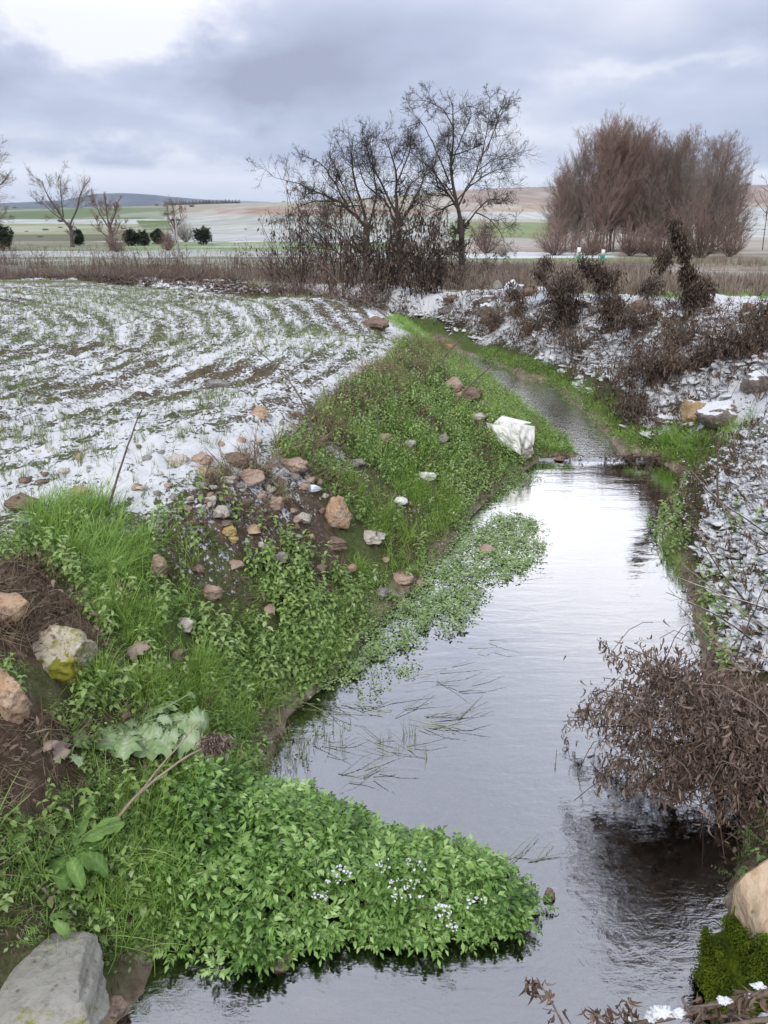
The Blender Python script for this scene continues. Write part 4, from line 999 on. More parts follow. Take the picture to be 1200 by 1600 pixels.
# ------------------------------------------------------------------ limestone block with moss at the right edge
def block():
    a = W(1150, 1350, .46); x0 = a[0]; y1 = a[1] + .02; y0 = y1 - .50; zt = .46
    e = empty('stone_block', (x0 + .3, (y0 + y1) / 2, 0)); tag(e, 'pale orange cut stone block with mossy side at the water right edge', 'stone block')
    def slab(name, prof, mat, rough):
        n = 26; m = len(prof); ys = np.linspace(y0, y1, n)
        V = []; 
        for j, yy in enumerate(ys):
            for (px_, pz_) in prof: V.append((px_ - e.location.x, yy - e.location.y, pz_))
        V = np.array(V); F = grid_faces(n, m)
        nn = np.c_[vn(V[:, 1] * 14, V[:, 2] * 14 + 3), vn(V[:, 0] * 11 + 7, V[:, 1] * 12), vn(V[:, 0] * 13 + V[:, 2] * 9, V[:, 1] * 13 + 5)] - .5
        V = V + nn * rough
        o = mesh_np(name, V, F[:, ::-1], MATS[mat], smooth=False, parent=e); return o
    L_ = lambda p, q, k: [(p[0] + (q[0] - p[0]) * t, p[1] + (q[1] - p[1]) * t) for t in np.linspace(0, 1, k)]
    prof = L_((x0 - .03, -.25), (x0 - .015, .16), 12) + L_((x0 + .03, .2), (x0 + .02, .36), 6) + L_((x0 + .04, .40), (x0 + .10, zt), 4) + L_((x0 + .12, zt + .005), (x0 + .75, zt + .02), 14)
    slab('block', prof[14:], 'block_cream', .022); slab('mossy_side', prof[:16], 'moss', .03)
    # closed near and far ends
    for yy in (y0, y1):
        V = np.array([(p[0] - e.location.x, yy - e.location.y, p[1]) for p in prof] + [(x0 + .75 - e.location.x, yy - e.location.y, -.25)])
        c = V.mean(0); V = np.vstack([V, c]); n = len(V) - 1
        mesh_np('end_face', V, np.array([(i, (i + 1) % n, n) for i in range(n)]), MATS['block_cream'], parent=e)
    n = 7000; yy = RNG.uniform(y0, y1, n); zz_ = RNG.uniform(-.05, .40, n); k = zz_ < .22 + .34 * (1 - (yy - y0) / (y1 - y0)) * vn(yy * 9, yy * 0 + 2) + .05 * vn(yy * 30, zz_ * 30); yy, zz_ = yy[k], zz_[k]
    P = np.c_[np.where(zz_ < .2, x0 - .03, x0 + .02) - .004 - e.location.x + RNG.uniform(-.012, .004, len(yy)) - .016 * (vn(yy * 16, zz_ * 16) - .3) * (zz_ < .34), yy - e.location.y, zz_]
    tm = [t_clover(7, .010, .0065, .009) for _ in range(3)]
    V, Q, r_ = build(tm, P, .9, 1.5); mesh_np('moss', V, Q, MATS['moss'], rnd=r_, parent=e)
    for (dx, dy, w_) in ((.16, .19, .12), (.30, .12, .16), (.24, -.05, .12), (.14, .21, .09), (.42, .16, .16)):
        V, F = rock_mesh((w_, w_ * .8, .03), int(dx * 1000), 4, 2, .3); o = mesh_np('snow_patch', V + np.array((x0 + dx - e.location.x, dy, zt + .02)), F, MATS['snow'], smooth=True, parent=e)
block()

# ------------------------------------------------------------------ white sack, sheet and scraps
def cloth_lump(name, label, cat, px, py, w_, d_, h_, mat, seed, rz=0, sink=.1, cuts=7, rough=.07, part=None):
    q = hit(px, py); V, F = rock_mesh((w_, d_, h_), seed, 4, cuts, rough)
    V[:, 2] = np.where(V[:, 2] < -h_ * .3, -h_ * .3, V[:, 2])
    o = mesh_np(name, V, F, MATS[mat], smooth=False); o.location = (q[0], q[1], q[2] + h_ * (.35 - sink)); o.rotation_euler = (0, 0, rz)
    tag(o, label, cat); return o
def sack():
    q = hit(800, 706); e = empty('sack', q); tag(e, 'crumpled white woven sack on the left bank beside the pool', 'sack')
    dep = float(proj(*q)[2]); s = dep / FPX
    def P(px, py, dy): # point above the sack base, at its own depth
        return np.array(((px - 800) * s, dy, (706 - py) * s * 1.08))
    # two folded panels with thickness, the right one stiff, the left one slumped
    def panel(name, A, B, C_, D, bulge, seed):
        n = 34; u, v = np.meshgrid(np.linspace(0, 1, n), np.linspace(0, 1, n), indexing='ij'); u = u.ravel()[:, None]; v = v.ravel()[:, None]
        F0 = (A * (1 - u) + B * u) * (1 - v) + (D * (1 - u) + C_ * u) * v
        bl = (np.sin(u * math.pi) * np.sin(v * math.pi)) ** .6
        wr = (vn(u.ravel() * 5 + seed, v.ravel() * 3 + seed) - .5)[:, None] * .06 + (np.abs(vn(u.ravel() * 6 + seed, v.ravel() * 4 + u.ravel() * 3) - .5))[:, None] * .05
        front = F0 + np.array((0, -1, .25)) * (bl * bulge + wr); back = F0 + np.array((0, 1, 0)) * (bl * bulge * 1.4 + .01)
        F = grid_faces(n, n); V = np.vstack([front, back]); F = np.vstack([F, F[:, ::-1] + n * n])
        return mesh_np(name, V, F, MATS['sack_white'], parent=e, smooth=True)
    panel('stiff_panel', P(802, 700, -.05), P(833, 706, .02), P(836, 673, .10), P(796, 664, .0), .05, 3)
    panel('slumped_panel', P(768, 692, .05), P(812, 708, -.10), P(806, 672, -.02), P(760, 668, .12), .06, 9)
    panel('top_fold', P(762, 676, .1), P(806, 676, -.02), P(830, 668, .12), P(786, 660, .18), .03, 14)
sack()
cloth_lump('sack', 'white plastic bag on the crest of the right bank by the dark trees', 'plastic bag', 800, 462, .42, .3, .42, 'plastic_white', 31)
cloth_lump('plastic_scrap', 'white scrap of plastic in the bank grass left of the pool', 'plastic scrap', 666, 750, .17, .1, .09, 'sack_white', 41)
cloth_lump('plastic_scrap', 'small white scrap in the bank plants above the bright grass', 'plastic scrap', 625, 787, .12, .09, .07, 'sack_white', 43)
cloth_lump('plastic_scrap', 'flat white scrap on the rim of the bank beside the round pink stone', 'plastic scrap', 487, 766, .16, .1, .05, 'plastic_white', 47)
cloth_lump('plastic_scrap', 'orange plastic scrap at the head of the stream', 'plastic scrap', 697, 545, .34, .15, .14, 'orange_plastic', 51)
cloth_lump('plastic_scrap', 'tiny blue scrap above the broad leaved plant', 'plastic scrap', 197, 1052, .02, .015, .02, 'orange_plastic', 55)
m, t, out = newmat('blue_plastic'); t.links.new(bsdf(t, (.02, .08, .6), .4).outputs[0], out.inputs[0])
bpy.data.objects['plastic_scrap.004'].data.materials[0] = m
def sheet():
    q = hit(858, 478); Y_ = q[1]
    def P(px, py, dy=0): d = ray(px, py); tt = (Y_ + dy) / d[1]; return np.array((d[0] * tt, Y_ + dy, CAM_H + d[2] * tt))
    A, B, C_, D = P(828, 474), P(868, 466), P(892, 440, .5), P(850, 452, .6)
    n, m_ = 40, 8; u, v = np.meshgrid(np.linspace(0, 1, n), np.linspace(0, 1, m_), indexing='ij'); u, v = u.ravel()[:, None], v.ravel()[:, None]
    F0 = (A * (1 - u) + B * u) * (1 - v) + (D * (1 - u) + C_ * u) * v; nz_ = np.cross(B - A, D - A); nz_ /= np.linalg.norm(nz_); nz_ *= np.sign(nz_[2])
    w_ = np.sin(u * 2 * math.pi * 5) * .014
    V = np.vstack([F0 + nz_ * (w_ + .012), F0 + nz_ * (w_ - .012)]) - q; F = grid_faces(n, m_); rim = []
    N_ = n * m_
    for i in range(n - 1):
        rim += [(i * m_, (i + 1) * m_, (i + 1) * m_ + N_, i * m_ + N_), (i * m_ + m_ - 1, (i + 1) * m_ + m_ - 1, (i + 1) * m_ + m_ - 1 + N_, i * m_ + m_ - 1 + N_)]
    for j in range(m_ - 1):
        rim += [(j, j + 1, j + 1 + N_, j + N_), ((n - 1) * m_ + j, (n - 1) * m_ + j + 1, (n - 1) * m_ + j + 1 + N_, (n - 1) * m_ + j + N_)]
    o = mesh_np('roof_sheet', V, np.vstack([F, F[:, ::-1] + N_, np.array(rim)]), MATS['sheet_grey']); o.location = q
    tag(o, 'broken grey corrugated sheet tilted on the right bank crest', 'roofing sheet')
sheet()

# ------------------------------------------------------------------ broad leaved plants
def t_lobed(L, Wd, curl, lobes=5, n=16):
    V = []; S = []; ph = U(0, 6); bend = U(-.25, .25); m_ = 7; sd = U(0, 90)
    for i in range(n + 1):
        t = i / n; prof = math.sin(math.pi * min(1, t * .9 + .07)) ** .7 if t < 1 else 0.02
        yy = L * t * math.cos(curl * t * .7); zz_ = -L * t * math.sin(curl * t * .7); cx_ = bend * L * t * t
        for j in range(m_):
            u = (j - 3) / 3.; edge = 1 + (.22 * math.sin(t * lobes * 6.28 + ph * (u > 0)) + .10 * math.sin(t * 31 + u * 9)) * (abs(u) ** 2) * (1 if lobes else .25)
            wd = Wd * .5 * prof * edge
            rip = .10 * Wd * math.sin(t * 13 + ph + u * 2.5) * abs(u) ** 1.5 + .035 * Wd * math.sin(t * 34 + abs(u) * 5)
            S.append((.30 if j == 3 else 0) + (.16 if math.sin(t * 34 + abs(u) * 5) > .55 and 0 < j < m_ - 1 else -.06) - .12 * abs(u))
            V.append((cx_ + u * wd, yy - abs(u) * .18 * L * (1 - t) * (1 if lobes else .1), zz_ + abs(u) * wd * .30 - (abs(u) ** 3) * wd * .45 + rip))
    Q = []
    for i in range(n):
        for j in range(m_ - 1): b = i * m_ + j; Q.append((b, b + 1, b + m_ + 1, b + m_))
    t_lobed.S = np.array(S)
    return np.array(V), np.array(Q)
def broadleaf(name, cols, rough=.45):
    m, t, out = newmat(name); pos = nd(t, 'ShaderNodeTexCoord').outputs['Object']
    f = attr(t, 'rnd'); vo = nd(t, 'ShaderNodeTexVoronoi', feature='DISTANCE_TO_EDGE'); vo.inputs['Scale'].default_value = 55; t.links.new(pos, vo.inputs['Vector'])
    c = ramp(t, mth(t, 'MULTIPLY_ADD', mth(t, 'SUBTRACT', noise_n(t, pos, 20, 3), .5), .8, f, clamp=True), [(i / (len(cols) - 1), cc) for i, cc in enumerate(cols)])
    b = bsdf(t, c, .6, .15, bump(t, noise_n(t, pos, 90, 3), .5, .004)); tr = nd(t, 'ShaderNodeBsdfTranslucent'); t.links.new(c, tr.inputs[0])
    mx = nd(t, 'ShaderNodeMixShader'); mx.inputs[0].default_value = .2; t.links.new(b.outputs[0], mx.inputs[1]); t.links.new(tr.outputs[0], mx.inputs[2]); t.links.new(mx.outputs[0], out.inputs[0])
broadleaf('pale_leaf', [(.12, .19, .07), (.22, .32, .14), (.34, .44, .24), (.46, .54, .36)])
broadleaf('dock_leaf', [(.08, .16, .04), (.16, .28, .07), (.27, .40, .14)])
leafmat('rust_leaf', [(.18, .05, .02), (.28, .10, .04), (.36, .20, .06)], .6, .2, .15)
def big_plant(name, label, cat, px, py, leaves, mat, L, Wd, lob, zbase=None):
    q = hit(px, py); e = empty(name, q); tag(e, label, cat); dep = float(proj(*q)[2]); s = dep / FPX
    for (lx, ly, sc, sag) in [(a_ * .72, b_ * .72, c_, d_) for a_, b_, c_, d_ in leaves]:      # where each blade points, in photo pixels from the root
        az = math.atan2(lx, max(-ly, -999) * 1.3); r = math.hypot(lx, ly * 1.3) * s
        T = TB(); l = L * sc * U(.75, 1.05); el = U(.35, .8) if r < L * 1.1 else U(.15, .4)
        p1 = np.array((0, max(r - l * .55, .01), max(r - l * .6, .02) * math.tan(el) * .7 + .02))
        T.add(ribbon_t([(0, 0, 0), p1 * .55 + np.array((0, 0, .02)), p1], .005, .004), rnd=.9)
        T.add(t_lobed(l, Wd * sc * U(.8, 1.1), U(.4, 1.5) * sag, lob), rotm(rx=U(-.1, .6), ry=U(-.45, .45)), p1, rnd=U(.15, .85)); T.r[-1] = T.r[-1] + t_lobed.S
        V, Q, r_ = T.get(); V = V @ rotm(rz=-az).T
        o = mesh_np('leaf', V, Q, MATS[mat], rnd=r_, parent=e, smooth=True)
    return e
big_plant('broad_leaf_plant', 'pale green plant with big lobed leaves low on the left bank', 'plant', 212, 1150,
          [(-70, -70, 1.1, .6), (-85, -20, 1, 1), (-60, 25, 1.05, .8), (-30, 45, 1.1, .8), (10, 15, .8, .6), (-15, -35, .9, .5), (20, -60, .9, .5), (-10, -95, .8, .6), (50, -75, 1.1, .8), (75, -35, 1.0, .8),
           (60, 10, 1.1, .8), (35, 40, 1.15, .9), (105, 0, 1.1, .9), (125, 25, 1.0, 1), (85, 45, 1.0, .9), (-110, -50, .8, 1), (-100, 40, .7, 1), (0, 60, .8, 1), (20, -10, .6, .4), (-20, 5, .6, .4), (150, -5, .8, 1), (-50, -110, .7, .7), (60, -45, .8, .7)] + [(U(-100, 110), U(-80, 50), U(.4, .75), .8) for _ in range(26)], 'pale_leaf', .13, .125, 4)
big_plant('dock_plant', 'glossy green dock plant with long smooth leaves above the bottom left slab', 'plant', 105, 1345,
          [(-70, -25, 1.0, .5), (10, 45, 1.15, 1.1), (40, -15, 1.0, .6), (70, 10, 1.0, .9), (-85, -60, 1.1, .5), (-30, -50, .9, .4), (70, -45, .9, .6), (-45, 25, .8, 1.1), (-60, 75, .8, 1.2), (20, -65, .8, .4), (60, 70, .7, 1.2)] + [(U(-70, 80), U(-50, 60), U(.4, .75), 1) for _ in range(12)], 'dock_leaf', .155, .068, 0)
big_plant('dock_plant', 'small dock plant with yellowing leaves beside the bottom left slab', 'plant', 75, 1450,
          [(-20, -50, .8, .6), (15, -10, .9, 1), (-50, -20, .7, 1), (30, -45, .7, .8), (45, 15, .7, 1.1)], 'dock_leaf', .12, .06, 0)
big_plant('broad_leaf_plant', 'small pale leafed plant above the long seed stalk, beside the earth', 'plant', 110, 1190,
          [(-30, -30, .6, .6), (20, -30, .7, .6), (30, 10, .6, .8), (-20, 15, .6, .8), (0, -55, .6, .8)], 'pale_leaf', .10, .09, 4)
for (px, py, w_, lab_) in ((205, 1035, .10, 'large curled grey brown dry leaf behind the pale broad leaved plant'), (97, 1195, .075, 'pinkish curled dry leaf on the earth left of the seed stalk'), (112, 1520, .08, 'rust red dead leaf under the dock plant'), (70, 1185, .05, 'small pale dry leaf at the left earth patch')):
    q = hit(px, py); V, Q = t_lobed(w_, w_ * .85, 1.0, 3); V = V @ rotm(rx=.9, rz=U(-1, 1)).T
    o = mesh_name = mesh_np('dry_leaf', V, Q, MATS['rust_leaf' if 'rust' in lab_ else 'dead_leaf_pink'], rnd=np.full(len(V), .85), smooth=True); o.location = q + np.array((0, 0, .03)); tag(o, lab_, 'dry leaf')
# ------------------------------------------------------------------ tubes and branching
def tubes(groups, sides=4):
    """groups: list of (P (n,k,3), r (n,k)); returns verts, quads, shade"""
    Vs, Qs, Rs, off = [], [], [], 0
    for P, r_ in groups:
        n, k, _ = P.shape
        if n == 0: continue
        T = np.empty_like(P); T[:, 1:-1] = P[:, 2:] - P[:, :-2]; T[:, 0] = P[:, 1] - P[:, 0]; T[:, -1] = P[:, -1] - P[:, -2]
        T /= np.linalg.norm(T, axis=2, keepdims=True) + 1e-9
        ref = np.tile(np.array((.13, .99, .05)), (n, 1)); al = np.abs((T[:, 0] * ref).sum(1)) > .8; ref[al] = (1, .05, .1)
        A_ = np.cross(T, ref[:, None, :]); A_ /= np.linalg.norm(A_, axis=2, keepdims=True) + 1e-9; B_ = np.cross(T, A_)
        th = np.arange(sides) * 2 * math.pi / sides
        V = P[:, :, None, :] + r_[:, :, None, None] * (np.cos(th)[None, None, :, None] * A_[:, :, None, :] + np.sin(th)[None, None, :, None] * B_[:, :, None, :])
        i, j, s_ = np.meshgrid(np.arange(n), np.arange(k - 1), np.arange(sides), indexing='ij')
        b = (i * k + j) * sides; a0 = b + s_; a1 = b + (s_ + 1) % sides
        Q = np.stack([a0, a1, a1 + sides, a0 + sides], -1).reshape(-1, 4) + off
        Vs.append(V.reshape(-1, 3)); Qs.append(Q); off += n * k * sides
        Rs.append(np.repeat(RNG.random(n), k * sides))
    return np.concatenate(Vs), np.concatenate(Qs), np.concatenate(Rs)
def limb(pts, r0, r1, k=10, wob=.02):
    pts = np.array(pts, float); d = np.r_[0, np.cumsum(np.linalg.norm(np.diff(pts, axis=0), axis=1))]; t = np.linspace(0, d[-1], k)
    P = np.stack([np.interp(t, d, pts[:, c]) for c in range(3)], -1)
    P[1:-1] = (P[:-2] + 2 * P[1:-1] + P[2:]) / 4
    P[1:] += RNG.normal(0, wob * d[-1] / 3, (k - 1, 3))
    return P, r0 + (r1 - r0) * np.linspace(0, 1, k) ** .8
def spawn(P, r_, n, lf, ang=(.5, 1.1), t0=.15, k=6, crook=.14, up=.15, rr=.55, rmin=.004, taper=.35):
    """children along parent paths: P (m,k,3)"""
    m, kk, _ = P.shape; idx = np.repeat(np.arange(m), n); N_ = len(idx)
    if N_ == 0: return np.zeros((0, k, 3)), np.zeros((0, k))
    t = RNG.uniform(t0, 1, N_) * (kk - 1.001); i = t.astype(int); f = (t - i)[:, None]
    p0 = P[idx, i] * (1 - f) + P[idx, i + 1] * f; tg = P[idx, i + 1] - P[idx, i]; tg /= np.linalg.norm(tg, axis=1, keepdims=True) + 1e-9
    L = np.linalg.norm(np.diff(P, axis=1), axis=2).sum(1)[idx]; rp = r_[idx, i]
    q = RNG.normal(size=(N_, 3)); q -= (q * tg).sum(1, keepdims=True) * tg; q /= np.linalg.norm(q, axis=1, keepdims=True)
    a = RNG.uniform(ang[0], ang[1], N_)[:, None]; d = tg * np.cos(a) + q * np.sin(a)
    l = L * RNG.uniform(lf[0], lf[1], N_) * (1.15 - .55 * t / kk)
    out = np.empty((N_, k, 3)); out[:, 0] = p0
    for s_ in range(1, k):
        d = d + RNG.normal(0, crook, (N_, 3)) + np.array((0, 0, up)) / k; d /= np.linalg.norm(d, axis=1, keepdims=True)
        out[:, s_] = out[:, s_ - 1] + d * (l / (k - 1))[:, None]
    r0 = np.maximum(rp * rr, rmin); rad = r0[:, None] * (1 - (1 - taper) * np.linspace(0, 1, k)[None])
    return out, np.maximum(rad, rmin * .6)
def PY_(px, py, Y_):
    d = ray(px, py); t = Y_ / d[1]; return np.array((d[0] * t, Y_, CAM_H + d[2] * t))

# ------------------------------------------------------------------ the three old trees in the ditch
def old_tree(label, bx, by, limbs, trunk_r, seed, dens=(7, 6, 4), Yoff=0):
    global RNG
    RNG = np.random.default_rng(seed)
    q = hit(bx, by); e = empty('tree', q); tag(e, label, 'tree', 'old bare trees in the ditch hedge'); Y_ = q[1]
    tr = []; P1 = []; R1 = []
    for (pts, r0, r1, dy) in limbs:
        w_ = [PY_(px, py, Y_ + dy * i / max(len(pts) - 1, 1)) - q for i, (px, py) in enumerate(pts)]
        if pts[0] == (bx, by): w_[0][2] = -.1
        P, r_ = limb(w_, r0, r1, 12, .018); P1.append(P); R1.append(r_)
    P1 = np.array(P1); R1 = np.array(R1) * 1.25
    V, Q, r_ = tubes([(P1, R1)], 7); mesh_np('trunk', V, Q, MATS['bark_dark'], rnd=r_, parent=e, smooth=True)
    dens = (dens[0] + 2, dens[1] + 1, dens[2] + 1)
    a, ar = spawn(P1, R1, dens[0], (.22, .55), (.45, 1.2), .2, 8, .28, .15, .5, .011)
    b, br = spawn(a, ar, dens[1], (.28, .7), (.4, 1.2), .1, 6, .20, .15, .6, .008)
    c, cr = spawn(b, br, dens[2], (.3, .8), (.4, 1.1), .1, 5, .18, .25, .7, .006)
    d, dr = spawn(c[::2], cr[::2], 3, (.3, .7), (.4, 1.1), .2, 4, .2, .2, .8, .005)
    V, Q, r_ = tubes([(a, ar)], 5); v2 = tubes([(b, br), (c, cr), (d, dr)], 3)
    V, Q, r_ = join((V, Q, r_), v2)
    mesh_np('crown', V, Q, MATS['bark_dark'], rnd=r_, parent=e)
    e.scale = (.88, .88, .90)
    return e
T3 = old_tree('tallest bare tree, standing at the right end of the old hedge trees', 722, 428,
         [([(722, 428), (722, 395), (721, 345)], .15, .12, 0), ([(721, 350), (712, 300), (700, 240), (707, 170), (706, 130)], .10, .02, .4), ([(706, 170), (690, 140), (655, 122), (632, 124)], .03, .008, .3),
          ([(700, 245), (725, 180), (740, 150), (735, 130)], .04, .01, -.3), ([(721, 352), (745, 320), (770, 295), (800, 300)], .05, .012, .8), ([(745, 320), (770, 330), (795, 360), (800, 395)], .03, .008, -.5),
          ([(715, 310), (745, 250), (775, 190), (805, 120)], .045, .01, -.3), ([(755, 235), (768, 170), (772, 115)], .025, .008, -.4), ([(765, 215), (785, 160), (800, 115)], .022, .008, .4),
          ([(718, 320), (685, 270), (660, 235), (620, 210)], .06, .012, .5), ([(700, 270), (670, 200), (650, 160), (625, 170)], .04, .01, .7), ([(712, 300), (740, 270), (780, 245), (820, 240)], .035, .008, .5),
          ([(703, 220), (725, 215), (760, 200)], .035, .01, .4)], .15, 21, (8, 7, 5))
T2 = old_tree('dense bare tree in the middle of the three old hedge trees', 628, 432,
         [([(628, 432), (625, 390), (620, 340)], .13, .11, 0), ([(620, 340), (618, 290), (615, 230), (600, 190)], .09, .015, .3), ([(620, 345), (650, 300), (670, 250), (660, 215)], .07, .012, -.4),
          ([(618, 320), (590, 270), (570, 225), (560, 185)], .06, .012, -.5), ([(620, 350), (600, 300), (560, 270), (545, 215)], .05, .012, .5), ([(618, 270), (640, 220), (645, 180)], .04, .01, .3), ([(624, 360), (660, 340), (690, 345), (705, 380)], .04, .01, .6),
          ([(620, 330), (640, 270), (690, 235)], .04, .01, -.6)], .13, 22, (8, 7, 5))
T1 = old_tree('bare tree spreading far to the left at the left end of the old hedge trees', 572, 432,
         [([(572, 432), (572, 390), (575, 345)], .14, .12, 0), ([(575, 350), (540, 310), (500, 290), (455, 270), (420, 262)], .08, .01, .5), ([(540, 310), (515, 265), (490, 230), (468, 222)], .05, .01, -.3),
          ([(575, 345), (560, 290), (545, 240), (548, 185)], .07, .012, .4), ([(575, 350), (590, 300), (585, 240), (580, 200)], .06, .012, -.4), ([(520, 300), (480, 300), (450, 310), (430, 330)], .03, .008, .6),
          ([(560, 330), (520, 250), (505, 215)], .04, .01, .7), ([(572, 400), (540, 370), (500, 340), (470, 320)], .05, .01, .5), ([(572, 420), (530, 400), (500, 370), (470, 340), (445, 300)], .045, .01, -.5)], .14, 23, (8, 7, 5))
RNG = np.random.default_rng(99)
# thicket shoots and hanging dead growth round their feet
def shoots(name, label, cat, px, py, w_, h0, h1, n, mat, group=None, leaves=0, leafmat_='dead_leaf', lean=.25, rmin=.006, sub=3):
    q = hit(px, py); e = empty(name, q); tag(e, label, cat, group); s = float(proj(*q)[2]) / FPX
    r0 = w_ * s * .5; k = 7; a = RNG.uniform(0, 6.28, n); rr = r0 * np.sqrt(RNG.random(n)) * .6
    P = np.zeros((n, k, 3)); P[:, 0, 0] = np.cos(a) * rr; P[:, 0, 1] = np.sin(a) * rr; P[:, 0, 2] = gz(P[:, 0, 0] + q[0], P[:, 0, 1] + q[1]) - q[2] - .03
    d = np.c_[np.cos(a) * lean * RNG.random(n), np.sin(a) * lean * RNG.random(n), np.ones(n)]; H_ = RNG.uniform(h0, h1, n) * s
    for i in range(1, k):
        d = d + RNG.normal(0, .09, (n, 3)); d /= np.linalg.norm(d, axis=1, keepdims=True); P[:, i] = P[:, i - 1] + d * (H_ / (k - 1))[:, None]
    rad = np.maximum(H_[:, None] * .006, rmin) * (1 - .6 * np.linspace(0, 1, k)[None])
    b, br = spawn(P, rad, sub, (.2, .5), (.3, 1.0), .2, 5, .2, .3, .6, rmin * .7)
    c, cr = spawn(b, br, 3, (.3, .6), (.3, 1.0), .2, 4, .2, .3, .6, rmin * .6)
    V, Q, r_ = tubes([(P, rad), (b, br), (c, cr)], 3); mesh_np('stems', V, Q, MATS[mat], rnd=r_, parent=e)
    if leaves:
        allp = np.concatenate([P.reshape(-1, 3), b.reshape(-1, 3)]); i = RNG.integers(len(allp), size=leaves)
        TL = [leaf_t(.09, .035, U(.3, 1.5), .5, 2, .3) for _ in range(6)]; TL = [((v @ rotm(rx=-U(.8, 1.5)).T), q_, np.full(len(v), U(0, 1))) for v, q_ in TL]
        V, Q, r_ = build(TL, allp[i] + RNG.normal(0, .05, (leaves, 3)), RNG.uniform(.6, 1.5, leaves), .8); mesh_np('dead_leaves', V, Q, MATS[leafmat_], rnd=r_, parent=e)
    return e
for (px, py, w_, h0, h1, n, lv, lb_) in ((480, 452, 60, 60, 190, 34, 400, 'thicket of thin shoots at the far left foot of the old trees'), (535, 455, 80, 60, 200, 50, 900, 'thicket of shoots with dead leaves under the left old tree'),
                                  (600, 458, 80, 50, 170, 50, 1500, 'dense brown thicket between the left and middle old trees'), (660, 458, 80, 50, 180, 50, 1700, 'dense brown thicket hung with dead leaves right of the middle old tree'),
                                  (705, 448, 60, 30, 110, 30, 1000, 'brown thicket at the foot of the tallest tree'), (760, 432, 40, 25, 80, 16, 300, 'small dead bush right of the tallest tree'), (440, 446, 50, 40, 110, 24, 200, 'thin thicket at the hedge left of the old trees')):
    shoots('thicket', lb_, 'thicket', px, py, w_, h0 * .75, h1 * .85, int(n * .8), 'bark_dark', 'thickets under the old trees', lv, 'dead_leaf_dark' if px > 590 else 'dead_leaf', .35, .006)

# ------------------------------------------------------------------ far trees
def upright_proto(seed, name='poplar_tree', H_=11.0, spread=.32, mats=('bark_pale', 'twig_red'), n1=30, n2=11, n3_=8, w_=.011, bare=.12, fan=.34, trunk=.10):
    global RNG
    RNG = np.random.default_rng(seed)
    e = empty(name, (0, 0, 0)); P, r_ = limb([(0, 0, -.2), (U(-.2, .2), U(-.2, .2), H_ * .5), (U(-.4, .4), U(-.4, .4), H_ * .96)], trunk, .02, 12, .01); P = P[None]; r_ = r_[None]
    a, ar = spawn(P, r_, n1, (.24, .50), (.35, .35 + fan * 2), bare, 7, .07, .30, .45, .02)
    V, Q, s_ = tubes([(P, r_), (a[::3], ar[::3])], 5); mesh_np('trunk', V, Q, MATS[mats[0]], rnd=s_, parent=e)
    b, br = spawn(a, ar, n2, (.22, .5), (.3, .9), .1, 5, .10, .3, .6, w_); c, cr = spawn(b, br, n3_, (.3, .7), (.3, .9), .1, 4, .1, .3, .7, w_ * .75)
    V, Q, s_ = tubes([(a, ar), (b, br), (c, cr)], 3); mesh_np('crown', V, Q, MATS[mats[1]], rnd=s_, parent=e)
    return e
protos = [upright_proto(301, n1=34), upright_proto(302, n1=30, fan=.3), upright_proto(303, mats=('bark_pale', 'twig_grey'), n1=30), upright_proto(304, mats=('bark_pale', 'twig_grey'), n1=26, fan=.3)]
RNG = np.random.default_rng(5)
first = [True] * 4
gy_ = float(W(980, 397, -.2)[1]); print('grove distance', gy_)
S_ = gy_ / 75.0 * 1.0
def put(proto_i, x, y, sc, sxy, lab_, grp, z=-.25):
    o = protos[proto_i] if first[proto_i] else copy_tree(protos[proto_i]); first[proto_i] = False
    o.location = (x, y, z); o.rotation_euler = (0, 0, U(0, 6.28)); o.scale = (sxy, sxy, sc); tag(o, lab_, 'tree', grp); return o
mpx = gy_ / (FPX * math.cos(R(2)))            # metres per photo pixel there (about)
topz = lambda py: CAM_H + (ray(900, py)[2] / ray(900, py)[1]) * gy_
for i in range(84):
    left = i < 48
    u = U(-1, 1) if i % 2 else U(-.9, .9); cxp, hw, tp = (925, 84, 184) if left else (1044, 72, 192)
    px = cxp + u * hw; tpy = tp + 120 * (abs(u) ** 2.6) * (.9 if (left and u < 0) or (not left and u > 0) else .45) + U(0, 14)
    y = gy_ + U(2, 15); x = (px - 600) / FPX * y * 1.02
    H_ = (topz(tpy) + .3) * .90
    put([0, 1, 0, 2][i % 4] if left else [2, 3, 3, 1][i % 4], x, y, H_ / 11.0, max(H_ / 11.0, .65) * U(.75, 1.0), 'bare reddish poplar in the left part of the round grove beyond the snowy road' if left else 'bare greyish poplar in the right part of the round grove beyond the snowy road',
        'poplars in the left part of the round grove' if left else 'poplars in the right part of the round grove')
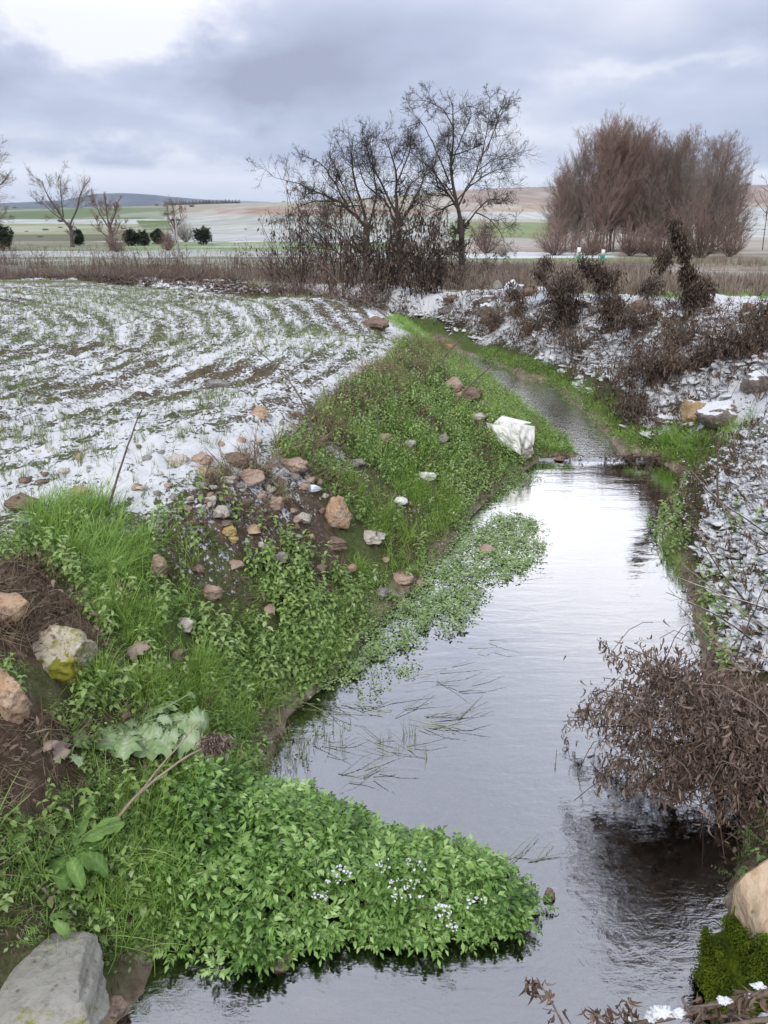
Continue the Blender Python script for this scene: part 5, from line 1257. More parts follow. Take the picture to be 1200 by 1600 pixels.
def bush_proto(seed, mat, name='willow_bush', H_=4.0, n=34, w_=.012, fan=.9):
    global RNG
    RNG = np.random.default_rng(seed); e = empty(name, (0, 0, 0)); k = 7
    a = RNG.uniform(0, 6.28, n); P = np.zeros((n, k, 3)); rf = RNG.random(n) ** .7; d = np.c_[np.cos(a) * fan * 2 * rf, np.sin(a) * fan * 2 * rf, np.ones(n)]; P[:, 0, :2] = d[:, :2] * .12; L = H_ * RNG.uniform(.75, 1.0, n) * (1 - .28 * rf)
    for i in range(1, k):
        d = d + RNG.normal(0, .07, (n, 3)) + (0, 0, .06); d /= np.linalg.norm(d, axis=1, keepdims=True); P[:, i] = P[:, i - 1] + d * (L / (k - 1))[:, None]
    r_ = np.maximum(.03 * (1 - .7 * np.linspace(0, 1, k)[None]), w_) * np.ones((n, 1))
    V, Q, s_ = tubes([(P, r_)], 4); mesh_np('trunk', V, Q, MATS['bark_pale'], rnd=s_, parent=e)
    b, br = spawn(P, r_, 12, (.2, .5), (.3, 1.0), .1, 5, .1, .25, .6, w_); c, cr = spawn(b, br, 5, (.3, .7), (.3, 1.0), .1, 4, .1, .25, .7, w_ * .75)
    V, Q, s_ = tubes([(b, br), (c, cr)], 3); V[:, 2] = np.maximum(V[:, 2], .0); mesh_np('crown', V, Q, MATS[mat], rnd=s_, parent=e); return e
bp = [bush_proto(401, 'twig_red'), bush_proto(402, 'twig_red', n=30), bush_proto(403, 'twig_grey')]
RNG = np.random.default_rng(6); bf = [True] * 3
def bush(i, px, py, wpx, hpx, lab_, grp=None, cat='bush', z=-.25, name=None):
    o = bp[i] if bf[i] else copy_tree(bp[i]); bf[i] = False
    q = hit(px, py); s = float(proj(*q)[2]) / FPX; o.location = (q[0], q[1], q[2] - .03); o.rotation_euler = (0, 0, U(0, 6.28)); o.scale = (wpx * s / 4.4, wpx * s / 4.4, hpx * s / 3.9)
    tag(o, lab_, cat, grp); return o
bush(0, 1094, 399, 105, 105, 'big reddish willow bush in front of the right end of the grove')
bush(1, 1020, 397, 80, 55, 'reddish willow bush in front of the gap in the grove')
bush(1, 868, 395, 80, 55, 'dark reddish bush at the left end of the grove'); bush(0, 925, 395, 70, 50, 'low reddish bush in front of the left half of the grove')
bush(1, 1140, 397, 50, 50, 'low bush at the far right end of the grove'); bush(0, 985, 396, 50, 60, 'ruddy bush round the thick trunk in the middle of the grove')
bush(0, 760, 392, 50, 60, 'round pinkish bush between the tallest tree and the grove'); bush(2, 785, 397, 24, 24, 'small grey bush beside the snowy road')
# thin row of young trees at the right edge
yp = upright_proto(305, 'young_tree', 5.0, mats=('bark_pale', 'twig_grey'), n1=14, n2=4, n3_=0, w_=.014, bare=.4, trunk=.045); RNG = np.random.default_rng(8)
for i in range(16):
    o = yp if i == 0 else copy_tree(yp); px = 1150 + i * 7 + U(-2, 2); y = gy_ + 8 + U(-1, 4)
    o.location = ((px - 600) / FPX * y * 1.02, y, -.25); o.rotation_euler = (0, 0, U(0, 6)); sc = U(.85, 1.15) * (1.3 if i % 4 == 0 else 1); o.scale = (sc * .8, sc * .8, sc)
    tag(o, 'thin young bare tree in the row at the right frame edge behind the grove', 'tree', 'thin young trees in the row at the right edge')
# left distance: field trees
def field_tree(label, bx, by, limbs, seed, dens=(7, 6, 5), mat='twig_grey', cat='tree', wmin=.015):
    global RNG
    RNG = np.random.default_rng(seed); q = hit(bx, by); e = empty('tree', q); tag(e, label, cat); P1 = []; R1 = []
    s = float(proj(*q)[2]) / FPX
    for (pts, r0, r1) in limbs:
        w_ = [np.array(((px - bx) * s, U(-.3, .3) * i, (by - py) * s * 1.02)) for i, (px, py) in enumerate(pts)]
        P, r_ = limb(w_, r0, r1, 9, .02); P1.append(P); R1.append(r_)
    P1, R1 = np.array(P1), np.array(R1); V, Q, r_ = tubes([(P1, R1)], 6); mesh_np('trunk', V, Q, MATS['bark_pale'], rnd=r_, parent=e)
    dens = tuple(k + 2 for k in dens)
    a, ar = spawn(P1, R1, dens[0], (.28, .65), (.35, 1.0), .2, 7, .10, .3, .22, wmin * 1.2); b, br = spawn(a, ar, dens[1], (.25, .55), (.3, .9), .1, 5, .10, .3, .5, wmin * .8); c, cr = spawn(b, br, dens[2], (.3, .6), (.3, .9), .1, 4, .1, .3, .6, wmin * .6)
    V, Q, r_ = tubes([(a, ar), (b, br), (c, cr)], 3); mesh_np('crown', V, Q, MATS[mat], rnd=r_, parent=e); return e
field_tree('forked bare tree in the distance left of the dark round bushes', 113, 383, [([(113, 383), (114, 365), (112, 352)], .28, .2), ([(112, 354), (98, 330), (85, 305), (78, 290)], .15, .04), ([(112, 354), (125, 330), (138, 305), (150, 285)], .13, .04), ([(105, 340), (104, 315), (110, 285)], .1, .03), ([(112, 350), (90, 335), (72, 318)], .08, .03)], 61, (8, 7, 5))
field_tree('broom shaped reddish bare tree in the distance beside the forked tree', 174, 388, [([(174, 388), (175, 365), (174, 350)], .22, .15), ([(174, 355), (160, 335), (156, 318)], .1, .03), ([(174, 355), (186, 335), (192, 320)], .1, .03), ([(174, 350), (172, 330), (174, 315)], .1, .03), ([(174, 372), (162, 360), (155, 345)], .07, .03), ([(174, 372), (186, 360), (194, 345)], .07, .03)], 62, (9, 7, 5), 'twig_red')
field_tree('large bare tree leaning in from the left frame edge', -38, 384, [([(-38, 384), (-38, 350), (-32, 320)], .3, .22), ([(-32, 325), (-15, 290), (5, 265), (22, 245)], .16, .04), ([(-32, 320), (-5, 305), (20, 292), (34, 280)], .12, .04), ([(-34, 330), (-45, 280), (-40, 235)], .16, .04), ([(-36, 345), (-10, 345), (20, 340)], .1, .03)], 63, (9, 7, 6))
field_tree('small reddish bare tree behind the utility pole', 276, 378, [([(276, 378), (276, 360), (276, 345)], .12, .1), ([(276, 360), (268, 342), (264, 325)], .08, .03), ([(276, 360), (284, 342), (288, 326)], .08, .03), ([(276, 352), (276, 335), (275, 320)], .07, .03)], 64, (9, 7, 4), 'twig_red')
RNG = np.random.default_rng(9)
bush(2, 290, 376, 30, 36, 'grey bare bush right of the utility pole'); bush(0, 262, 388, 30, 36, 'brown leafless bush left of the utility pole'); bush(0, 182, 390, 34, 34, 'brown bush at the foot of the broom shaped tree')
bush(2, 460, 375, 16, 22, 'tiny bare bush in the snow strip left of the old trees')
def round_shrub(label, px, py, wpx, hpx, mat='bush_dark'):
    q = hit(px, py); s = float(proj(*q)[2]) / FPX; e = empty('shrub', q); tag(e, label, 'shrub', 'dark round shrubs in the left distance')
    n = 1500; d = RNG.normal(size=(n, 3)); d /= np.linalg.norm(d, axis=1, keepdims=True); r_ = (RNG.random(n) ** .35)[:, None]; lump = 1 + .45 * (vn(d[:, 0] * 2.5 + px, d[:, 1] * 2.5 + d[:, 2] * 2) - .5)[:, None] * 2
    P = d * r_ * lump * np.array((wpx * s * .5, wpx * s * .5, hpx * s * .46)) + (0, 0, hpx * s * .5)
    V, Q, rr = build([t_clover(5, .08, .12, .1) for _ in range(4)], P, RNG.uniform(.7, 1.3, n), 2.5); mesh_np('foliage', V, Q, MATS[mat], rnd=rr, parent=e)
    P, r2 = limb([(0, 0, -.1), (0, 0, hpx * s * .6)], .08, .03, 5); V, Q, rr = tubes([(P[None], r2[None])], 5); mesh_np('trunk', V, Q, MATS['bark_dark'], rnd=rr, parent=e)
for a in (('dark round shrub at the foot of the forked tree', 123, 381, 17, 24), ('dark shrub at the left frame edge below the leaning tree', 6, 388, 26, 40), ('round dark shrub, first to the right of the broom shaped tree', 205, 381, 20, 25), ('round dark shrub, second to the right of the broom shaped tree', 224, 381, 19, 22),
          ('round dark shrub just left of the brown bush by the utility pole', 247, 379, 20, 22), ('round dark shrub standing alone right of the utility pole', 318, 380, 25, 27)): round_shrub(*a)
# utility pole and road marker posts
def pole():
    q = hit(279, 398); s = float(proj(*q)[2]) / FPX; e = empty('utility_pole', q); tag(e, 'thin pale utility pole in the left distance', 'utility pole'); h = 58 * s
    P, r_ = limb([(0, 0, -.2), (0, 0, h)], .11, .07, 6, 0); V, Q, rr = tubes([(P[None], r_[None])], 8); mesh_np('post', V, Q, MATS['concrete'], rnd=rr, parent=e)
    P, r_ = limb([(-.4, 0, h - .15), (.4, 0, h - .15)], .05, .05, 4, 0); V, Q, rr = tubes([(P[None], r_[None])], 6); mesh_np('crossarm', V, Q, MATS['bark_dark'], rnd=rr, parent=e)
    for dx in (-.35, 0, .35):
        P, r_ = limb([(dx, 0, h - .15), (dx, 0, h + .1)], .04, .03, 4, 0); V, Q, rr = tubes([(P[None], r_[None])], 6); mesh_np('insulator', V, Q, MATS['post_white'], rnd=rr, parent=e)
pole()
def boxm(x0, x1, y0, y1, z0, z1):
    V = np.array([(x, y, z) for x in (x0, x1) for y in (y0, y1) for z in (z0, z1)]); return V, np.array([(0, 1, 3, 2), (4, 6, 7, 5), (0, 4, 5, 1), (2, 3, 7, 6), (0, 2, 6, 4), (1, 5, 7, 3)])
for (px, py, lab_, tl) in ((904, 399, 'plain white marker post beside the snowy road', 0), (941, 402, 'white marker post with a green foot beside the snowy road', .06)):
    q = hit(px, py); s = float(proj(*q)[2]) / FPX; e = empty('marker_post', q); tag(e, lab_, 'marker post'); e.rotation_euler = (0, tl, 0); h = 16 * s; a = 2.8 * s
    g_ = h * (.5 if 'green' in lab_ else .2); V, Q = boxm(-a * .9, a * .9, -a * .5, a * .5, g_, h); mesh_np('post', V, Q, MATS['post_white'], parent=e)
    V, Q = boxm(-a * 1.15, a * 1.15, -a * .7, a * .7, -.1, g_ - .002); mesh_np('foot', V, Q, MATS['post_green'], parent=e)
# tree row on the far ridge
hp = bush_proto(410, 'twig_grey', 'hill_tree', 4.0, 16, .10, .8); RNG = np.random.default_rng(12)
def hillz(x, y):
    i = np.argmin((HX - x) ** 2 + (HY - y) ** 2); return float(HZ[i])
for i in range(22):
    o = hp if i == 0 else copy_tree(hp); px = 262 + i * 5.2 + U(-1, 1); rr = 1480
    a = math.atan2((px - 600) / FPX, math.cos(TILT) + .4 * math.sin(TILT)); x, y = math.sin(a) * rr, math.cos(a) * rr
    o.location = (x, y, hillz(x, y) - .3); sc = U(1.8, 2.6); o.scale = (sc, sc, sc); tag(o, 'small tree in the even row along the far left ridge', 'tree', 'trees in the row along the far left ridge')
for i in range(60):
    o = copy_tree(hp); sgn = i % 2; px = U(-20, 600) if sgn else U(700, 1200); rr = [U(500, 1500), U(280, 420), U(170, 300)][i % 3]
    a = math.atan2((px - 600) / FPX, math.cos(TILT) + .35 * math.sin(TILT)); x, y = math.sin(a) * rr, math.cos(a) * rr
    o.location = (x, y, hillz(x, y) - .2); sc = U(.5, 1.0) * (1.3, .40, .22)[i % 3]; o.scale = (sc * 1.2, sc * 1.2, sc * .7); tag(o, 'tiny leafless bush scattered over the distant fields', 'bush', 'tiny bushes scattered over the distant fields')
# ------------------------------------------------------------------ dead weeds of the ditch, dry reeds of the plain
RNG = np.random.default_rng(77)
Zbelt = zone((-200, 424), (0, 424), (200, 432), (400, 446), (540, 462), (620, 476), (660, 470), (640, 432), (500, 414), (300, 410), (0, 408), (-200, 405))
Zbelt2 = zone((-200, 436), (0, 436), (200, 448), (400, 466), (560, 482), (640, 500), (700, 520), (740, 500), (720, 470), (640, 470), (560, 462), (400, 450), (200, 436), (0, 424), (-200, 420))
DSTf = [t_deadstem(U(.55, .95), 6, 9, .05, .018, .014) for _ in range(7)]
stuff('dry_weeds', [fill(Zbelt, 14, DSTf, .25, .8, .6), fill(Zbelt2, 18, DSTf, .3, .7, .9), fill(Zbelt2, 14, [t_twig(.5, 4, .012) for _ in range(5)], .6, 1.3, 2.0)], 'weed_brown')
stuff('tall_dead_weeds', [tufts(Zbelt, 60, .34, 26, DSTf, .6, 1.75, .5), tufts(Zbelt2, 60, .3, 8, DSTf, .4, .9, .8)], 'dead_leaf')
stuff('dead_leaf_heaps', [fill(Zbelt2, 45, [t_litter(18, .14, .08, .08) for _ in range(5)], .6, 1.5, 1.5, thin=(.9, .47, 1))], 'dead_leaf_dark')
Zreed = [(2.0, 30), (1.6, 46), (26, 46), (22, 30), (14, 27), (7, 27)]
REED = [t_grass(16, .62, .02, .16, .35, 3) for _ in range(5)]
stuff('dry_reeds', [fill(Zreed, 9, REED, .6, 1.2, .3, thin=(.12, .42, 2)), fill([(2, 44), (2, 56), (40, 56), (34, 44)], 3, REED, .5, 1.0, .3, thin=(.1, .5, 4)), fill([(-24, 34), (-24, 42), (-1, 42), (-1, 34)], 4, REED, .4, .9, .3, thin=(.2, .48, 5))], 'reed_pale')

# ------------------------------------------------------------------ green shoots of the crop in the thin snow
FB = [p[:2] for p in FIELD]
x, y = rand_in([(-9, 2.8), (1, 2.8), (1, 13), (-1, 20), (-16, 26), (-20, 20)], 80000)
k = inpoly(x, y, np.array(FB)); x, y = x[k], y[k]; dfe = dpoly(x, y, EDGE, False)
k = (np.abs(((dfe / .17) % 1) - .5) < .34) & (RNG.random(len(x)) < sm(24, 8, y) + .25) & (RNG.random(len(x)) < np.clip((fbm(x * .55, y * .55, 4) - .36) * 5, .18, 1)); x, y = x[k], y[k]
CR = [t_grass(5, .075, .004, .012, .6, 2) for _ in range(6)]
stuff('crop_shoots', [build(CR, onground(x, y, -.005), RNG.uniform(.5, 1.15, len(x)) * np.interp(y, [3, 8, 20], [1, 1.15, 1.5]), .5)], 'grass_olive')
zp = [zone((-20, 600), (60, 590), (110, 640), (90, 690), (0, 700)), zone((290, 650), (330, 610), (380, 600), (370, 640), (300, 670)), zone((30, 730), (80, 728), (75, 755), (35, 758)), zone((465, 510), (520, 500), (525, 560), (490, 570)), zone((150, 495), (185, 530), (180, 555), (155, 530)), zone((320, 470), (430, 490), (520, 515), (430, 505))]
stuff('crop_tufts', [fill(z_, 170, CR, .7, 1.4, .7, thin=(2.5, .45, 3)) for z_ in zp], 'grass_olive')

# ------------------------------------------------------------------ right bank
Zmound = zone((690, 505), (730, 520), (800, 556), (860, 575), (930, 625), (1000, 680), (1060, 690), (1130, 620), (1260, 620)) + [hit(1330, 500)[:2], hit(1120, 486)[:2], hit(950, 468)[:2], hit(800, 452)[:2], hit(700, 462)[:2]]
Zmound = [np.array(p) for p in Zmound]
Zs_up = zone((1110, 760), (1260, 700), (1400, 820), (1400, 1000), (1250, 1080), (1150, 1040), (1110, 950), (1090, 850))
Zside = zone((1060, 700), (1120, 690), (1260, 650), (1400, 800), (1400, 1100), (1300, 1260), (1170, 1290), (1130, 1150), (1100, 1000), (1075, 900), (1040, 830), (1060, 770))
SM_ = [t_deadstem(U(.3, .45), 5, 13, .04, .016, .007) for _ in range(6)]
HERB = [t_deadstem(U(.14, .2), 4, 14, .03, .012, .004) for _ in range(6)]
STR = [t_twig(U(.3, .6), 2, .005, .6) for _ in range(5)]
stuff('bank_twigs', [fill(Zmound, 80, TWG, .5, 1.2, 1.8), fill(Zmound, 50, STR, .6, 1.1, 1.6), fill(Zside, 170, TWG, .3, .7, 1.8)], 'dead_leaf_dark')
stuff('dead_bank_herbs', [fill(Zs_up, 60, HERB, .7, 1.3, 1.4), fill(Zs_up, 16, SM_, .3, .6, 1.6), fill(Zmound, 34, SM_, .4, 1.0, 1.0, thin=(.9, .46, 3)), fill(Zmound, 90, HERB, .8, 1.5, 1.2, thin=(1.2, .42, 3)), fill(Zside, 170, HERB, .5, 1.1, 1.2, thin=(1.5, .42, 1))], 'dead_leaf')
stuff('dark_bank_litter', [fill(Zmound, 60, [t_litter(16, .10, .05, .05) for _ in range(5)], .5, 1.2, 1.2, thin=(1.3, .5, 5)), fill(Zside, 170, [t_litter(14, .07, .03, .04) for _ in range(5)], .5, 1.1, 1.2, thin=(2, .45, 5))], 'dead_leaf_dark')
Zw1 = zone((745, 557), (800, 575), (860, 600), (930, 660), (985, 712), (1060, 728), (1110, 720), (1170, 680), (1180, 640), (1120, 665), (1050, 672), (1000, 668), (940, 622), (880, 585), (820, 562), (760, 545))
stuff('right_edge_grass', [fill(Zw1, 260, G_short, .8, 1.5, .4), fill(zone((1020, 690), (1080, 660), (1160, 660), (1110, 730), (1030, 722)), 170, G_mid, .8, 1.3, .5), fill(Zw1, 120, CLO2, .8, 1.2, .4),
                           fill(zone((1030, 850), (1060, 840), (1075, 900), (1050, 905)), 380, G_mid, .6, 1.0, .5, land=False, dz=.02), fill(zone((1075, 870), (1110, 860), (1120, 900), (1085, 910)), 200, G_mid, .6, 1.0, .5, land=False), fill(Zside, 30, G_mid, .6, 1.0, .6, thin=(2.2, .5, 9))], 'grass_bright')
stuff('long_dark_grass', [fill(zone((1030, 700), (1050, 672), (1090, 680), (1100, 715), (1050, 726)), 330, G_long, .9, 1.3, .9, lean=(-.5, -.4))], 'grass_green')
stuff('right_bank_herbs', [fill(Zside, 110, NET, .4, .8, .7, thin=(1.8, .50, 4)), fill(Zw1, 60, NET, .4, .7, .6), fill(zone((1010, 820), (1060, 770), (1080, 860), (1040, 880)), 330, NET, .5, .9, .6, land=False, dz=.02), fill(zone((1080, 900), (1120, 900), (1150, 1080), (1110, 1060)), 200, NET, .6, 1.0, .6, land=False, dz=.02)], 'nettle_leaf')
# snow caught on the plants: small soft lumps sitting on leaves and stems
def snow_lumps(name, spots):
    T = []
    for i in range(6):
        V, F = rock_mesh((1.25, U(.7, 1.1), U(.24, .34)), 800 + i, 2, 3, .45); T.append((V, F))
    Vs, Fs, off = [], [], 0
    for (P, s0, s1) in spots:
        for p in P:
            V, F = T[RNG.integers(6)]; V = (V * U(s0, s1)) @ rotm(rx=U(-.4, .4), ry=U(-.4, .4), rz=U(0, 6.28)).T + p; Vs.append(V); Fs.append(F + off); off += len(V)
    o = mesh_np(name, np.concatenate(Vs), np.concatenate(Fs), MATS['snow'], smooth=True); tag(o, kind='stuff')
def pts(poly, dens, z0, z1, thin=None):
    x, y = rand_in(poly, int(area(poly) * dens)); k = keep_land(x, y)
    if thin: k &= patchy(x, y, *thin)
    x, y = x[k], y[k]; return np.c_[x, y, gz(x, y) + RNG.uniform(z0, z1, len(x))]
Zs_up = zone((1110, 760), (1260, 700), (1400, 820), (1400, 1000), (1250, 1080), (1150, 1040), (1110, 950), (1090, 850))
snow_lumps('snow_on_plants', [(pts(Zs_up, 900, -.01, .03, (1.6, .40, 3)), .02, .13), (pts(Zs_up, 500, .0, .10, (1.6, .40, 3)), .008, .035), (pts(Zmound, 130, -.02, .04, (1.5, .47, 6)), .03, .20), (pts(Zside, 260, 0, .1), .006, .028), (pts(Zbelt2, 40, 0, .06, (.8, .45, 8)), .05, .22),
                              (pts(zone((1100, 690), (1250, 640), (1300, 760), (1120, 770)), 120, 0, .05, (1.5, .4, 2)), .04, .12)])
cs = []
for (px, py, n, sp) in ((530, 1358, 7, .035), (500, 1390, 5, .02), (635, 1382, 9, .045), (655, 1345, 4, .02), (692, 1415, 5, .02), (705, 1437, 3, .015), (600, 1345, 3, .02), (745, 1398, 4, .03), (640, 1340, 3, .01)):
    c = W(px, py, .20 if px < 690 else .16)
    for _ in range(n * 4): cs.append(c + (U(-1, 1) * sp * 1.3, U(-1, 1) * sp, U(-.035, -.008)))
snow_lumps('snow_on_cushion', [(np.array(cs), .004, .013)])

# hanging dead growth: stems with shrivelled leaves
TLd = []
for _ in range(10):
    v, q_ = leaf_t(.055 * U(.7, 1.3), .012, U(.6, 2.6), U(.5, 1.3), 4, .4); TLd.append((v @ rotm(rx=-U(.9, 1.55)).T, q_, np.full(len(v), U(0, 1))))
def droopy(name, label, cat, root, stems, n_leaf, rad, lsc=(.6, 1.4), mats=('stick', 'dead_leaf_dark'), group=None, sub=5, r0=.010, lenf=(.15, .4), sides=4, up=-.3):
    e = empty(name, root); tag(e, label, cat, group); P = []; Rr = []
    for s_ in stems:
        p, r_ = limb([np.array(a) - root for a in s_], r0 * U(.7, 1.2), r0 * .35, 9, .03); P.append(p); Rr.append(r_)
    P, Rr = np.array(P), np.array(Rr); a, ar = spawn(P, Rr, sub, lenf, (.4, 1.3), .2, 6, .16, up, .5, r0 * .25); b, br = spawn(a, ar, 3, (.3, .7), (.4, 1.2), .2, 4, .2, up, .6, r0 * .18)
    V, Q, rr = tubes([(P, Rr), (a, ar), (b, br)], sides); mesh_np('stems', V, Q, MATS[mats[0]], rnd=rr, parent=e)
    al = np.concatenate([P[:, 3:].reshape(-1, 3), a.reshape(-1, 3), a.reshape(-1, 3), b.reshape(-1, 3)]); i = RNG.integers(len(al), size=n_leaf)
    V, Q, rr = build(TLd, al[i] + RNG.normal(0, rad, (n_leaf, 3)), RNG.uniform(lsc[0], lsc[1], n_leaf), .7); mesh_np('dead_leaves', V, Q, MATS[mats[1]], rnd=rr, parent=e)
    return e
def path_at(Y_, *pp): return [PY_(px, py, Y_ + (k[0] if k else 0)) for px, py, *k in pp]
# tall leafy dead column and its neighbours on the crest
q = hit(1078, 505); Y_ = q[1]; print('column', q)
st = [[q + (U(-.08, .08), U(-.08, .08), -.05)] + path_at(Y_, (1082 + U(-4, 4), 450), (1074 + U(-5, 5), 400), (1056 + U(-4, 4), 345 + U(0, 25), U(-.1, .1))) for _ in range(7)]
droopy('dead_climber', 'tall dark column of dead climbing stems on the right bank crest', 'dead plant', q, st, 4000, .03, (.7, 1.5), group=None, sub=5, r0=.014, lenf=(.03, .08))
def vine(label, base, pp, n, rad=.05, k=3, sub=5, mats=('stick', 'dead_leaf_dark'), lsc=(.8, 1.7), r0=.011, lenf=(.12, .3)):
    q = hit(*base); Y_ = q[1]
    st = [[q + (0, 0, -.03)] + path_at(Y_, *[(px + U(-5, 5), py + U(-4, 4), U(-.15, .15)) for px, py in pp]) for _ in range(k)]
    return droopy('dead_climber', label, 'dead plant', q, st, n, rad, lsc, mats, None, sub, r0, lenf)
vine('dead climber leaning left just left of the tall dark column', (1000, 478), [(1015, 450), (1035, 420), (1045, 398)], 1000, .05)
vine('arched dead climber with hanging leaves above the grey sheet', (965, 470), [(955, 445), (935, 418), (912, 412)], 1500, .06, 4)
vine('small dead plant hooked over near the white plastic bag', (862, 465), [(855, 440), (845, 415), (852, 405)], 500, .04)
vine('dark heap of dead leaves right of the grey sheet', (890, 520), [(885, 490), (880, 460), (890, 440)], 2600, .11, 6, 6)
vine('low dead bush between the arched climber and the leaning one', (965, 520), [(960, 490), (950, 465)], 1400, .09, 5, 6)
vine('dark dead growth at the right of the column foot', (1100, 480), [(1098, 455), (1105, 440)], 600, .05)
vine('leggy dead plant standing left of the grey sheet', (815, 500), [(812, 470), (800, 445)], 500, .05)
for (lab_, bx, by, ww, n) in (('broad mass of dark dead stems hanging over the right bank slope', 1020, 600, 60, 2600), ('dark brown dead bush in the middle of the right bank slope', 1085, 580, 50, 2300), ('dark reddish dead bush at the right edge above the flat rock', 1165, 560, 60, 3200),
                              ('dead bush at the right frame edge on the crest', 1205, 520, 40, 1800), ('dark dead weeds at the waterline below the boulders', 990, 655, 22, 800), ('dead weeds hanging right of the stream bend', 900, 560, 40, 900), ('upright rusty dead docks on the slope above the boulders', 1060, 545, 26, 900),
                              ('dead bush under the crest right of the arched climber', 1000, 525, 40, 1300), ('dark stems over the stream head', 770, 520, 40, 900), ('dead bush between the stream head and the grey sheet', 830, 525, 36, 900)):
    q = hit(bx, by); st = []
    for _ in range(12):
        px = bx + U(-ww, ww); hh = U(22, 55); st.append([q + (U(-.15, .15), U(-.1, .1), -.03)] + path_at(q[1], (bx + (px - bx) * .5, by - hh * .8, U(-.1, .1)), (px, by - hh, U(-.2, .2)), (px + U(-8, 8), by - hh * .35, U(-.2, .1))))
    droopy('dead_bush', lab_, 'dead bush', q, st, int(n * .36), .05, (.7, 1.6), ('stick', 'dead_leaf' if n in (2300, 900) else 'dead_leaf_dark'), None, 9, .009, (.12, .35))

# the dry bush that hangs over the water
RNG = np.random.default_rng(501)
root = hit(1190, 1240) + (0, 0, .02); root[2] = max(root[2], .15); Y0 = root[1]; print('bush root', root)
tips = [(905, 1108), (880, 1125), (930, 1075), (950, 1020), (945, 1060), (980, 1005), (1000, 1040), (1030, 1030), (1060, 1060), (1090, 1080), (1110, 1070), (1140, 1065), (940, 1160), (965, 1190), (930, 1215), (985, 1230), (1010, 1215), (1040, 1240), (1060, 1225), (1100, 1270), (1130, 1290), (1160, 1300),
        (1000, 1100), (1040, 1090), (1080, 1120), (1120, 1110), (1160, 1090), (1190, 1080), (1000, 1160), (1050, 1180), (1095, 1200), (1140, 1210), (1170, 1150), (960, 1120), (1020, 1060), (1200, 1150), (1180, 1270), (1215, 1220)]
st = []
for px, py in tips:
    mx_, my_ = (px + 1190) / 2 + U(-15, 15), (min(py, 1200) * .6 + 1180 * .4) - U(0, 30)
    dY = U(-.25, .3) + .25 * (1190 - px) / 300
    st.append([root + (U(-.06, .10), U(-.1, .1), -.05)] + path_at(Y0, (mx_, my_, dY * .5), (px, py, dY)))
droopy('dry_bush', 'large brown dry bush hanging over the water from the right bank', 'dry bush', root, st, 8500, .014, (.3, .8), ('bark_dark', 'dead_leaf_pink'), None, 9, .005, (.08, .20), 4, -.9)
e = bpy.data.objects['dry_bush']
# darker, denser heart of the same bush
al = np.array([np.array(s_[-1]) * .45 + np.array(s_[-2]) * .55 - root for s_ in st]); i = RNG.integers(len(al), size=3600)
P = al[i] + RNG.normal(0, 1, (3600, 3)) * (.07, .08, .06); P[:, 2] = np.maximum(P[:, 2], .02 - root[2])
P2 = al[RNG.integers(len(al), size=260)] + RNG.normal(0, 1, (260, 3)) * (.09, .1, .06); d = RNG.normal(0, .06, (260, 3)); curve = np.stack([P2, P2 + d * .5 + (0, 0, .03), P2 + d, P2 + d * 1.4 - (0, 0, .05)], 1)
V, Q, rr = join(build(TLd, P, RNG.uniform(.35, .9, 3600), .9), tubes([(curve, np.full((260, 4), .0016))], 3)); mesh_np('dead_leaves', V, Q, MATS['dead_leaf_pink'], rnd=rr * .8, parent=e)  # mesh holds leaves and thin straws, all in the leaf colour

# single stems and stalks
def stalk(label, ps, r0, r1, mat='stick', cat='dry stalk', name='dry_stalk', sub=0, heads=None, Yend=None):
    q = hit(*ps[0]) if len(ps[0]) == 2 else np.array(ps[0][2]); Y_ = q[1]; n = len(ps)
    w_ = [q] + [PY_(p[0], p[1], Y_ + (Yend or 0) * (i + 1) / (n - 1)) for i, p in enumerate(ps[1:])]
    e = empty(name, q); tag(e, label, cat); P, r_ = limb([a - q for a in w_], r0, r1, 12, .006); G = [(P[None], r_[None])]
    if sub: G.append(spawn(P[None], r_[None], sub, (.10, .3), (.3, .8), .35, 6, .12, .05, .6, r1 * .7))
    V, Q, rr = tubes(G, 6); mesh_np('stem', V, Q, MATS[mat], rnd=rr, parent=e); return e, w_
stalk('straight bare stem rising from the long grass against the snowy field', [(168, 800), (185, 740), (205, 680), (222, 640)], .0075, .003, 'stick')
stalk('thin dark stem arching to the left over the snowy field', [(497, 698), (480, 640), (450, 590), (395, 540)], .008, .003, 'stick', sub=2)
stalk('short dark twig in the snow beside the tan stone', [(318, 760), (322, 740), (328, 722)], .004, .002)
e, w_ = stalk('pale forked seed stalk with a brown head leaning over the leafy cushion', [(162, 1305), (215, 1240), (270, 1195), (335, 1160)], .006, .0035, 'stick_pale', Yend=.1)
P, r_ = limb([(0, 0, 0), w_[1] - w_[0] + (.01, 0, .01), w_[2] - w_[0] + (.02, .02, .06), w_[3] - w_[0] + (-.06, .05, .05)], .005, .002, 10, .01); V, Q, rr = tubes([(P[None], r_[None])], 6); mesh_np('stem', V, Q, MATS['stick_pale'], rnd=rr, parent=e)
n = 420; d = RNG.normal(0, 1, (n, 3)); V, Q, rr = build(TLd, (w_[3] - w_[0]) + d * (.022, .017, .011), RNG.uniform(.35, .6, n), 2.0); mesh_np('seed_head', V, Q, MATS['dead_leaf_pink'], rnd=rr, parent=e)
